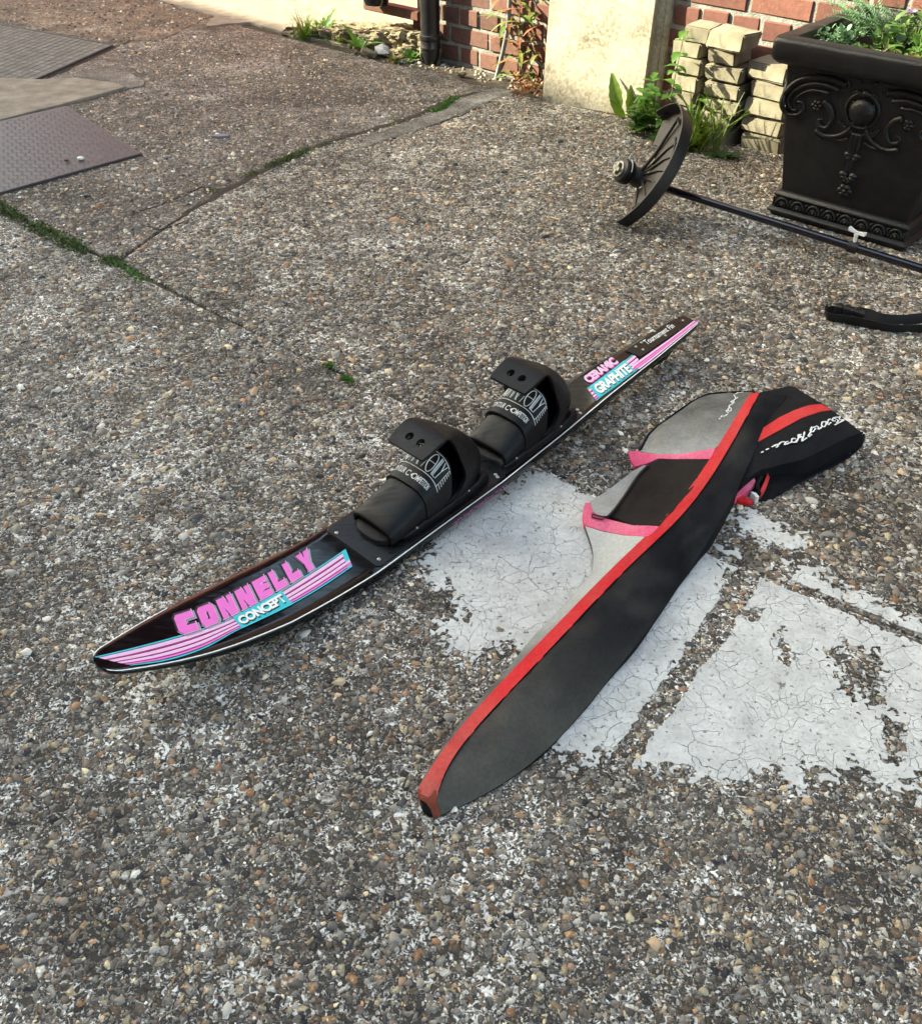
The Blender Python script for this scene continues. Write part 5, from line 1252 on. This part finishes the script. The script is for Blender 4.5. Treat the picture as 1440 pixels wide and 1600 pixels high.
# ------------------------------------------------------------------ strimmer
GO = np.array([.6033, 3.0913, .1315]); GEe = np.array([.4305, -.7661, .4772]); GC = np.array([.3652, .6313, .6841]); GA = np.array([-.8254, -.1202, .5516]); GR, GD = .218, .042
trim = empty('strimmer', (float(GO[0]), float(GO[1]), 0), 'old black strimmer lying on the concrete with curved guard and long shaft', 'strimmer')
def GP(r, th, d): return GO+r*(math.cos(th)*GEe+math.sin(th)*GC)+GA*d
ths = np.radians(np.linspace(-80, 84, 34))
mb = MB(); rows = []
for i, th in enumerate(ths):
    k = 1 if i < 27 else 1-(i-27)*.03
    rows.append([GP(GR*k, th, -.004), GP(GR*k+.004, th, GD*.5), GP(GR*k+.006, th, GD), GP(GR*k+.002, th, GD+.001), GP(GR*k-.001, th, GD*.5), GP(GR*k-.006, th, .002)])
mb.grid(rows, closed=True, cap=True); mb.build('guard_skirt', M['guard_out'], trim, angle=40)
HUB = GO-GC*.03+GEe*.01
mb = MB(); inner = []
for th in ths:
    ri = .060 if abs(math.degrees(th)+5) < 40 else .085; inner.append(ri)
mb.grid([[GP(GR-.002, th, .002), GP(GR*.85, th, .004), GP(GR*.6, th, .004), GP(r_, th, .002), GP(r_, th, -.002), GP(GR*.7, th, -.003), GP(GR-.002, th, -.003)] for th, r_ in zip(ths, inner)], closed=True, cap=True); mb.build('guard_plate', M['guard'], trim, angle=40)
mb = MB()
for th in np.radians([-70, -52, -34, -16, 2, 20]): mb.tube([HUB+GA*.006, GP(GR*.55, th, .006), GP(GR*.97, th, .005)], [.004, .004, .003], 5)
mb.tube([GP(GR*.72, th, .006) for th in np.radians(np.linspace(-75, 30, 16))], .003, 5)
mb.tube([HUB+GA*.012, HUB*.4+GP(GR*.55, R(46), .012)*.6, GP(GR*.82, R(48), .016), GP(GR*.87, R(52), .012), GP(GR*.84, R(44), .004)], [.007, .006, .006, .005, .004], 8)
mb.build('guard_rib', M['guard'], trim, smooth=True)
mb = MB(); mb.add([GP(GR*.97, R(68), .0), GP(GR*.97, R(78), .0), GP(GR*.74, R(80), .030), GP(GR*.97, R(68), .006), GP(GR*.97, R(78), .006), GP(GR*.74, R(80), .034)], [(0, 1, 2), (3, 5, 4), (0, 3, 4, 1), (1, 4, 5, 2), (2, 5, 3, 0)]); mb.build('line_cutter', M['guard_out'], trim)
def axial(prof, base, ax, seg=26):
    X = norm(np.cross(ax, UZ)); Y = np.cross(ax, X); m_ = MB(); m_.grid([[base+ax*d+r*(math.cos(a)*X+math.sin(a)*Y) for a in np.linspace(0, 2*math.pi, seg, endpoint=False)] for d, r in prof], closed=True, cap=True); return m_
AX = norm(GA+np.array([-.05, -.15, -.1])); HB = P(993, 274, .155)*0+GO-GC*.028-GEe*.005
axial([(-.01, .030), (.0, .034), (.02, .030), (.034, .022), (.036, .022)], HB, AX).build('gear_hub', M['guard'], trim, angle=35)
hd = axial([(.036, .026), (.038, .036), (.046, .040), (.050, .040), (.051, .036), (.055, .036), (.056, .041), (.062, .041), (.063, .036), (.067, .036), (.068, .039), (.076, .037), (.080, .030), (.081, .026)], HB, AX).build('spool', M['guard_out'], trim, angle=30)
axial([(.081, .026), (.086, .026), (.087, .020), (.081, .019)], HB, AX).build('spool_cap', M['nut'], hd, angle=30)
X_ = norm(np.cross(AX, UZ)); Y_ = np.cross(AX, X_); mb = MB()
for d in (X_, Y_): mb.box(HB+AX*.090, d*.038, np.cross(AX, d)*.011, AX*.012)
mb.build('spool_knob', M['nut'], hd)
mb = MB(); mb.tube([HB+AX*.060+.0415*(math.cos(a)*X_+math.sin(a)*Y_) for a in np.linspace(3.4, 4.6, 10)], .0012, 5); mb.build('nylon_line', M['white_pl'], hd)
sh0, sh1 = P(1046, 296, .085), P(1332, 386, .045); shd = norm(sh1-sh0); sh2 = sh0+shd*1.55; sh2[2] = max(sh2[2], .02)
mb = MB(); mb.tube([HB-AX*.005, HB-AX*.03+shd*.01, HB*.4+sh0*.6-AX*.02, sh0, sh0+shd*.1, sh1, sh0+shd*1.0, sh2], [.018, .018, .014, .0125, .0125, .0125, .0125, .0125], 16); mb.build('shaft', M['shaft'], trim, smooth=True)
cl_ = empty  # (clamp below)
mb = MB(); mb.tube([sh1-shd*.014, sh1-shd*.0135, sh1+shd*.0135, sh1+shd*.014], [.0135, .0175, .0175, .0135], 16); clamp = mb.build('clamp', M['guard_out'], trim, angle=40)
up_ = norm(np.array([.05, .1, 1.])); kx = norm(np.cross(up_, np.array([.45, .9, 0]))); kx = norm(np.array([.74, -.67, -.12]))
mb = MB(); mb.tube([sh1+up_*.014, sh1+up_*.032, sh1+up_*.040], [.0055, .0055, .008], 10)
ky = norm(np.cross(up_, kx)); rows = []
for a in np.linspace(-1, 1, 9): 
    wd = .004+.005*abs(a)**1.2; hh = .006+.004*abs(a); c_ = sh1+up_*(.045+.004*a*a)+kx*a*.026
    rows.append([c_-ky*wd-up_*hh*.5, c_+ky*wd-up_*hh*.5, c_+ky*wd+up_*hh*.5, c_-ky*wd+up_*hh*.5])
mb.grid(rows, closed=True, cap=True); mb.build('wing_knob', M['white_pl'], trim, angle=35)

# ------------------------------------------------------------------ strap with buckle, standing on its edge
strap = empty('webbing_strap', (*P2(1330, 515), 0), 'black webbing strap with side release buckle lying on the concrete at right', 'strap')
def ribbon(pts, z0, z1, name, mt, th=.0022):
    c = cr([P2(*q) for q in pts], 8); mb = MB(); rows = []
    for i, q in enumerate(c):
        t = norm(c[min(i+1, len(c)-1)]-c[max(i-1, 0)]); nn = np.array([-t[1], t[0]])*th/2; lean = np.array([-t[1], t[0]])*.010
        e = z1*(.9+.2*fbm(q[0], q[1], 12, 2, 5))
        rows.append([(*(q-nn), z0), (*(q+nn), z0), (*(q+nn+lean), e), (*(q-nn+lean), e)])
    mb.grid(rows, closed=True, cap=True); return mb.build(name, mt, strap, angle=40)
ribbon([(1480, 517), (1440, 519), (1390, 519), (1350, 512), (1318, 505), (1296, 502), (1290, 497), (1294, 490)], .001, .029, 'front_band', M['web'])
ribbon([(1292, 495), (1310, 494), (1345, 498), (1375, 506), (1410, 508), (1450, 505), (1490, 506)], .001, .027, 'back_band', M['web'])
bq0, bq1 = P(1304, 480, .032), P(1350, 493, .030); bd = norm(bq1-bq0); bs_ = norm(np.cross(bd, UZ)); mb = MB(); rows = []
for t, wd, h in ((0, .010, .010), (.10, .014, .013), (.24, .014, .013), (.26, .010, .010), (.30, .010, .010), (.32, .014, .013), (.50, .013, .014), (.52, .011, .012), (.66, .012, .013), (.68, .010, .011), (.9, .012, .012), (1, .008, .008)):
    c_ = bq0+(bq1-bq0)*t; rows.append([c_-bs_*wd-UZ*h, c_+bs_*wd-UZ*h, c_+bs_*wd+UZ*h*.8, c_+bs_*wd*.6+UZ*h, c_-bs_*wd*.6+UZ*h, c_-bs_*wd+UZ*h*.8])
mb.grid(rows, closed=True, cap=True); mb.build('buckle', M['buckle'], strap, angle=35)

# ------------------------------------------------------------------ plants
def leaf(mb, base, d, up, L, Wd, bend=.3, fold=.25, shape='lance', n=6, ser=0):
    base = np.asarray(base, float); d = norm(d); up = norm(up - d*np.dot(up, d)); side = np.cross(d, up); rows = []; p = base.copy(); ang = 0
    for i in range(n+1):
        t = i/n
        if shape == 'lance': wv = math.sin(math.pi*min(1, t*.9+.06))**.8*(1-t*.35)
        elif shape == 'heart': wv = (math.sin(math.pi*(t*.82+.15)) if t > 0 else .35)*(1-t*.3)*1.1
        elif shape == 'blade': wv = (1-t**2)*.9+.08
        else: wv = math.sqrt(max(0, 1-(2*t-1)**2))*.95+.05
        if ser and 0 < i < n: wv *= 1+(ser if i % 2 else -ser)
        a = bend*t; dd = d*math.cos(a)-up*math.sin(a); uu = up*math.cos(a)+d*math.sin(a)
        q = p.copy(); hwid = Wd/2*max(wv, .03)
        rows.append([q-side*hwid+uu*hwid*fold, q, q+side*hwid+uu*hwid*fold]); p = p+dd*L/n
    mb.grid(rows)
def rdir(el, az): return np.array([math.cos(el)*math.cos(az), math.cos(el)*math.sin(az), math.sin(el)])
def plant(name, label, cat, loc, group=None): return empty(name, tuple(map(float, loc)), label, cat, group)
def grass(name, label, loc, nb, h0, h1, spread, mt, wd=.006, bend=1.0, cat='grass tuft'):
    e = plant(name, label, cat, loc); mb = MB(); r = random.Random(int(abs(loc[0]*977+loc[1]*131)))
    for i in range(nb):
        az = r.uniform(0, 6.28); b = np.asarray(loc)+np.array([r.gauss(0, spread), r.gauss(0, spread), 0]); b[2] = loc[2]
        leaf(mb, b, rdir(r.uniform(.85, 1.45), az), rdir(.1, az)*-1+UZ*.2 if False else np.array([-math.cos(az), -math.sin(az), .6]), r.uniform(h0, h1), wd*r.uniform(.6, 1.3), -r.uniform(.2, 1)*-bend, .35, 'blade', 7)
    mb.build('blades', mt, e, smooth=True); return e
def rosette(name, label, loc, nl, L, Wd, mt, shape='lance', el=(.2, .9), ser=.12, cat='weed', bend=.7):
    e = plant(name, label, cat, loc); mb = MB(); r = random.Random(int(abs(loc[0]*577+loc[1]*331))); 
    for i in range(nl):
        az = 2.4*i+r.uniform(-.3, .3); el_ = r.uniform(*el); leaf(mb, np.asarray(loc)+.006*rdir(0, az), rdir(el_, az), UZ+np.array([.01, 0, 0]), L*r.uniform(.6, 1.15), Wd*r.uniform(.7, 1.2), bend*r.uniform(.5, 1.3), .3, shape, 8, ser)
    mb.build('leaves', mt, e, smooth=True); return e
def stalk(name, label, bases, mt, mstem, nleaf, L, Wd, cat='weed', shape='lance', ser=0, start=.2, whorl=2, el=(.1, .6), bend=.8, stem_r=.003):
    e = plant(name, label, cat, bases[0][0])
    for (b, top, sd_) in bases:
        b = np.asarray(b, float); top = np.asarray(top, float); r = random.Random(sd_); mid = (b+top)/2+np.array([r.uniform(-.015, .015), r.uniform(-.015, .015), 0])
        c = cr([b, mid, top], 10); ms = MB(); ms.tube(list(c), [stem_r*(1-.6*i/(len(c)-1)) for i in range(len(c))], 6); st_ = ms.build('stem', mstem, e, smooth=True)
        mb = MB(); az = r.uniform(0, 6)
        for k in range(nleaf):
            t = start+(1-start)*(k+.5)/nleaf; q = c[min(len(c)-1, int(t*(len(c)-1)))]; az += math.pi/2+r.uniform(-.4, .4)
            for w_ in range(whorl):
                a = az+w_*2*math.pi/whorl; sc_ = r.uniform(.7, 1.15)*(1-.45*t if shape == 'heart' else 1-.25*abs(t-.5)); leaf(mb, q, rdir(r.uniform(*el), a), UZ+np.array([.01, .01, 0]), L*sc_, Wd*sc_, bend*r.uniform(.4, 1.3), .25, shape, 8, ser)
        mb.build('leaves', mt, e, smooth=True)
    return e
gz = -.01
grass('grass_tuft', 'bright grass tuft at the left end of the crumbling step', P(478, 62, gz), 80, .08, .19, .02, M['lf_lime'], .007, .8)
rosette('weed', 'lobed dandelion like weed just right of the grass tuft by the step', P(508, 60, gz), 14, .15, .04, M['lf'], 'lance', (.4, 1.2), .25)
rosette('weed', 'small dense weed between the lobed weed and the drooping leaves by the step', P(532, 70, gz), 24, .08, .022, M['lf_lime'], 'lance', (.3, 1.2), .1)
rosette('weed', 'broad green drooping leaves at the middle of the broken step face', P(563, 76, .01), 12, .14, .045, M['lf'], 'lance', (.3, 1.0), .18)
rosette('weed', 'low weed with small green leaves touching the left of the drainpipe foot', P(645, 92, 0), 26, .065, .022, M['lf'], 'oval', (.3, 1.2), 0)
rosette('weed', 'yellowish low weed under the pinkish brick chunk left of the drainpipe', P(615, 95, 0), 20, .06, .02, M['lf_mix'], 'lance', (.2, 1.0), .1)
b0 = P(820, 132, 0)
stalk('willowherb', 'tall weed with long red and orange turning leaves left of the leaning slabs',
      [(P(812, 130, 0), P(812, 130, 0)+np.array([.00, .05, .50]), 1), (P(826, 126, 0), P(826, 126, 0)+np.array([.035, .05, .55]), 2), (P(800, 118, 0), P(800, 118, 0)+np.array([-.03, .02, .42]), 3), (P(838, 130, 0), P(838, 130, 0)+np.array([.05, .03, .40]), 5)], M['lf_mix'], M['stem_red'], 15, .135, .028, 'weed', 'lance', 0, .12, 2, (-.1, .6), 1.0, .004)
e = rosette('stonecrop', 'low mat of red and green fleshy leaves at the slab foot', P(826, 140, 0), 26, .03, .013, M['lf_red'], 'oval', (.1, 1.1), 0, 'ground cover plant')
mbx = MB(); r_ = random.Random(5)
for i in range(240):
    q = P(r_.uniform(800, 846), r_.uniform(110, 150), r_.uniform(0, .04)); leaf(mbx, q, rdir(r_.uniform(0, 1.2), r_.uniform(0, 6.3)), UZ+np.array([.02, .01, 0]), r_.uniform(.012, .028), .011, .5, .3, 'oval', 4)
mbx.build('leaves', M['lf_red'], e, smooth=True)
# dock with upright broad leaves
dk = plant('dock', 'upright broad pale green dock leaves at the foot of the front leaning slab', 'weed', P(980, 182, 0)); mb = MB()
for x, y, L, wd, az, el_ in ((966, 180, .17, .065, 2.4, 1.25), (984, 181, .165, .075, 1.0, 1.32), (993, 184, .12, .05, .2, 1.0), (975, 183, .10, .04, 3.4, .8), (1000, 188, .09, .04, -.4, .7)):
    leaf(mb, P(x, y, 0), rdir(el_, az), np.array([-.1, -1, .25]), L, wd, .35, .35, 'lance', 10, .06)
mb.build('leaves', M['lf_lime'], dk, smooth=True)
nb = W(1.20, .27, 0)
stalk('nettle', 'tall nettle with toothed leaves in front of the left paver stack', [(W(1.31, .26, 0), W(1.33, .24, .40), 11)], M['lf'], M['stem'], 9, .09, .055, 'nettle', 'heart', .10, .2, 2, (-.2, .5), .9, .0028)
stalk('nettle', 'bushy short nettle between the leaning slabs and the paver stack', [(W(1.20, .24, 0), W(1.205, .21, .22), 13), (W(1.24, .29, 0), W(1.23, .28, .16), 14), (W(1.18, .22, 0), W(1.16, .20, .15), 17), (W(1.26, .26, 0), W(1.27, .29, .18), 18), (W(1.21, .30, 0), W(1.20, .33, .10), 19)], M['lf'], M['stem'], 8, .085, .058, 'nettle', 'heart', .10, .12, 2, (0, .6), .8, .0025)
stalk('bindweed', 'dark arrow leaved weed growing up the right column of pavers', [(W(1.43, .24, 0), W(1.42, .22, .19), 21), (W(1.38, .26, 0), W(1.36, .26, .13), 23)], M['lf'], M['stem'], 6, .085, .055, 'weed', 'heart', 0, .3, 1, (-.4, .4), .8, .002)
grass('grass_tuft', 'large arching lime green grass tuft at the foot of the paver stacks', W(1.475, .285, 0), 60, .12, .28, .03, M['lf_lime'], .013, 1.3)
grass('grass_tuft', 'thin tall pale grass blades just left of the planter', W(1.56, .27, 0), 12, .18, .32, .012, M['lf_lime'], .008, .7)
rosette('weed', 'dense low fresh green weed in front of the left paver column', W(1.36, .31, 0), 60, .075, .022, M['lf'], 'lance', (.2, 1.2), .1)
rosette('weed', 'sprawling low green weed left of the arching grass tuft', W(1.44, .32, 0), 40, .085, .02, M['lf_lime'], 'lance', (.1, 1.0), .1)
rosette('weed', 'flat dark leaved weed right of the arching grass tuft near the planter', W(1.60, .30, 0), 14, .075, .026, M['lf_dark'], 'lance', (.05, .6), .1)
rosette('weed', 'tiny sprout at the bottom edge of the front leaning slab', P(905, 162, 0), 8, .03, .012, M['lf_lime'], 'oval', (.3, 1.1), 0)
# planted in the planter
def inpl(x, y): return PL(x, y, .475)
e = plant('sedum', 'small blue green succulent clump by the left rim of the planter', 'plant', inpl(-.185, -.09)); mb = MB(); r = random.Random(3)
for i in range(150): leaf(mb, inpl(-.175+r.gauss(0, .035), -.10+r.gauss(0, .03))+UZ*r.uniform(.02, .075), rdir(r.uniform(.1, 1.3), r.uniform(0, 6.3)), UZ+np.array([.01, 0, 0]), r.uniform(.014, .028), .014, .4, .3, 'oval', 4)
mb.build('leaves', M['lf_blue'], e, smooth=True)
e = plant('feathery_plant', 'feathery pale green plant spilling over the back left rim of the planter', 'plant', inpl(-.15, .12)); mb = MB()
for k in range(30):
    b = inpl(-.16+r.gauss(0, .03), .13+r.gauss(0, .05)); az = r.uniform(1.6, 4.6); d = rdir(r.uniform(.15, .9), az); L = r.uniform(.12, .24)
    for i in range(14):
        q = b+d*L*i/14-UZ*.05*(i/14)**2+UZ*.05
        for s in (-1, 1): leaf(mb, q, norm(d*.6+s*np.cross(d, UZ)+UZ*.2), UZ+np.array([.01, 0, 0]), r.uniform(.015, .028), .006, .3, .2, 'lance', 3)
mb.build('leaves', M['lf_blue'], e, smooth=True)
def bushy(label, cx_, cy_, rx, ry, hgt, cnt, L, Wd, mt, seed, shape='oval', name='bedding_plant', el=(-.1, 1.2)):
    e = plant(name, label, 'plant', inpl(cx_, cy_)); mb = MB(); r = random.Random(seed); ms = MB()
    for i in range(cnt):
        a = r.uniform(0, 6.3); q = math.sqrt(r.random()); x, y = cx_+rx*q*math.cos(a), cy_+ry*q*math.sin(a)
        x = max(-.24, min(.3, x)); y = max(-.235, min(.25, y)); z = r.uniform(.15, 1)*hgt*(1-.5*q*q)
        b = inpl(x, y)+UZ*z; az = r.uniform(0, 6.3); sc_ = r.uniform(.6, 1.2)
        leaf(mb, b, rdir(r.uniform(*el), az), UZ+np.array([.01, 0, 0]), L*sc_, Wd*sc_, r.uniform(.1, .9), .25, shape, 5)
        if i % 3 == 0: ms.tube([inpl(x*.9+cx_*.1, y*.9+cy_*.1), b], .0016, 4)
    ms.build('stem', M['stem'], e); mb.build('leaves', mt, e, smooth=True); return e
bushy('broad oval leaved dark green plant in the middle of the planter', .0, .03, .12, .10, .13, 190, .042, .026, M['lf_dark'], 31)
bushy('bushy mixed green plant filling the right side of the planter', .16, -.02, .13, .16, .16, 420, .034, .022, M['lf'], 32)
bushy('yellow green trailing plant along the front right rim of the planter', .10, -.17, .15, .05, .06, 260, .022, .013, M['lf_mix'], 33)
bushy('low pale green creeping plant beside the blue succulent at the front rim', -.09, -.15, .07, .05, .05, 140, .022, .012, M['lf'], 34)
bushy('tall turning plant with brownish leaves at the back of the planter', .08, .15, .13, .07, .22, 260, .045, .018, M['lf_mix'], 35, 'lance')
e = plant('viola', 'violet with one small purple flower at the back of the planter', 'flower', inpl(-.04, .09)); mb = MB()
c_ = inpl(-.05, .08)+UZ*.115
for a in range(5): leaf(mb, c_, rdir(.3, a*1.257), UZ+np.array([0, -.6, 0]), .018, .017, .3, .1, 'oval', 4)
mb.build('flower', M['flower'], e); mb = MB(); mb.tube([inpl(-.05, .08), c_], .0015, 5); mb.build('stem', M['stem'], e); mb = MB()
for a in range(14): leaf(mb, inpl(-.05, .08)+UZ*r.uniform(.02, .08), rdir(r.uniform(0, .8), r.uniform(0, 6.3)), UZ+np.array([.01, 0, 0]), .03, .02, .5, .2, 'heart', 5)
mb.build('leaves', M['lf'], e, smooth=True)
mb = MB()
for i in range(26):
    b = inpl(-.06+r.gauss(0, .05), -.13+r.gauss(0, .03)); mb.tube([b, b+rdir(r.uniform(.1, 1), r.uniform(0, 6.3))*r.uniform(.03, .07)], .0012, 4)
tag(mb.build('dry_twigs', M['lf_dry']), 'broken dry brown twigs lying among the plants at the planter front rim', 'twigs')

# moss and sprouts in the joints
def moss(line, wd, cnt, name, lab, mt, lmax=.012):
    mb = MB(); line = [np.asarray(q) for q in line]; L = [np.linalg.norm(line[i+1]-line[i]) for i in range(len(line)-1)]; r = random.Random(len(line)*7+cnt); tot = sum(L); made = 0
    while made < cnt:
        d = r.uniform(0, tot); i = 0
        while d > L[i]: d -= L[i]; i += 1
        q = line[i]+(line[i+1]-line[i])*d/L[i]
        if fbm(q[0], q[1], 14, 3, 77) < .47: made += .2; continue
        q = q+np.array([r.gauss(0, wd), r.gauss(0, wd)]); b = np.array([*q, r.uniform(-.008, .006)])
        leaf(mb, b, rdir(r.uniform(.2, 1.4), r.uniform(0, 6.3)), np.array([.1, .1, 1.]), r.uniform(.35, 1)*lmax, lmax*.45, .4, .3, 'oval', 3); made += 1
    o = mb.build(name, mt, None, smooth=True); return tag(o, lab, 'moss', None, 'stuff')
moss([P2(-60, 290), P2(0, 325), P2(70, 362), P2(130, 392), P2(185, 413)], .015, 3300, 'moss', 'green moss filling the long joint at left', M['mossleaf'], .014)
moss([P2(185, 413), P2(225, 440)], .010, 260, 'moss', 'sparse green sprouts at the lower end of the mossy joint', M['lf'], .012)
moss([P2(330, 300), P2(400, 268), P2(500, 228), P2(540, 216)], .013, 2600, 'moss', 'patchy green moss in the long joint behind the ski', M['mossleaf'], .010)
moss([P2(612, 188), P2(650, 184), P2(690, 170), P2(712, 152)], .011, 900, 'moss', 'bright moss tuft in the joint near the drainpipe', M['lf'], .016)
for q0_, q1_, c_ in (((450, 545), (475, 552), 110), ((485, 560), (520, 575), 150), ((535, 590), (565, 608), 160)):
    moss([P2(*q0_), P2(*q1_)], .006, c_, 'moss', 'little green sprouts in the joint left of the boots', M['lf'], .012)
# small loose things on the concrete
def dryleaf(x, y, s, lab, az, mt='lf_dry'):
    mb = MB(); q = P(x, y, .006); leaf(mb, q-rdir(0, az)*s/2, rdir(.12, az), UZ+np.array([.1, .2, 0]), s, s*.5, .5, .35, 'lance', 6); o = mb.build('dry_leaf', M[mt], None, smooth=True)
    sm = o.modifiers.new('t', 'SOLIDIFY'); sm.thickness = .0006; tag(o, lab, 'dry leaf', 'dry leaves on the concrete')
dryleaf(156, 804, .022, 'pale pointed dry leaf on the concrete left of the ski', .2)
dryleaf(122, 765, .022, 'crumpled yellowish dry leaf upper left of the pale pointed one', 1.5)
dryleaf(126, 489, .024, 'whitish dry leaf alone on the concrete below the mossy joint', .9)
dryleaf(329, 678, .018, 'yellow dry leaf on the concrete above the ski lettering', 2.6)
dryleaf(640, 655, .024, 'tan dry leaf on the concrete behind the front boot', 2.9)
mb = MB(); cxy = P(345, 211, .008); ch = [(-.035, -.01), (-.01, -.022), (.03, -.012), (.036, .006), (.012, .014), (-.02, .012)]
mb.grid([[cxy+np.array([a, b, -.008]) for a, b in ch], [cxy+np.array([a, b, .002]) for a, b in ch]], closed=True, cap=True); tag(mb.build('slate_chip', M['slate']), 'flat grey slate chip lying on the concrete beyond the long crack', 'slate chip')
mb = MB(); pts = [P(578+12*math.cos(t*2.1)*(.6+.4*math.sin(t*5)), 956+5*math.sin(t*2.9), .006+.003*math.sin(t*4)) for t in np.linspace(0, 7, 60)]+[P(556, 961, .005), P(548, 967, .004)]
mb.tube(pts, .0006, 4); tag(mb.build('white_thread', M['thread'], None, smooth=True), 'tangle of fine white thread on the concrete by the ski edge', 'thread')
for x, y, s, lab in ((126, 247, .012, 'white pebble lying on the steel tread plate'), (104, 250, .008, 'reddish pebble beside the white one on the tread plate')):
    bm = bmesh.new(); bmesh.ops.create_icosphere(bm, subdivisions=2, radius=s)
    for v in bm.verts: v.co.z *= .6; v.co.x *= 1.2
    me = bpy.data.meshes.new('loose_pebble'); bm.to_mesh(me); bm.free(); o = fin(me, 'loose_pebble', M['white_pl'] if x == 126 else M['brick_red'], None, smooth=True); o.location = P(x, y, .017); tag(o, lab, 'pebble')
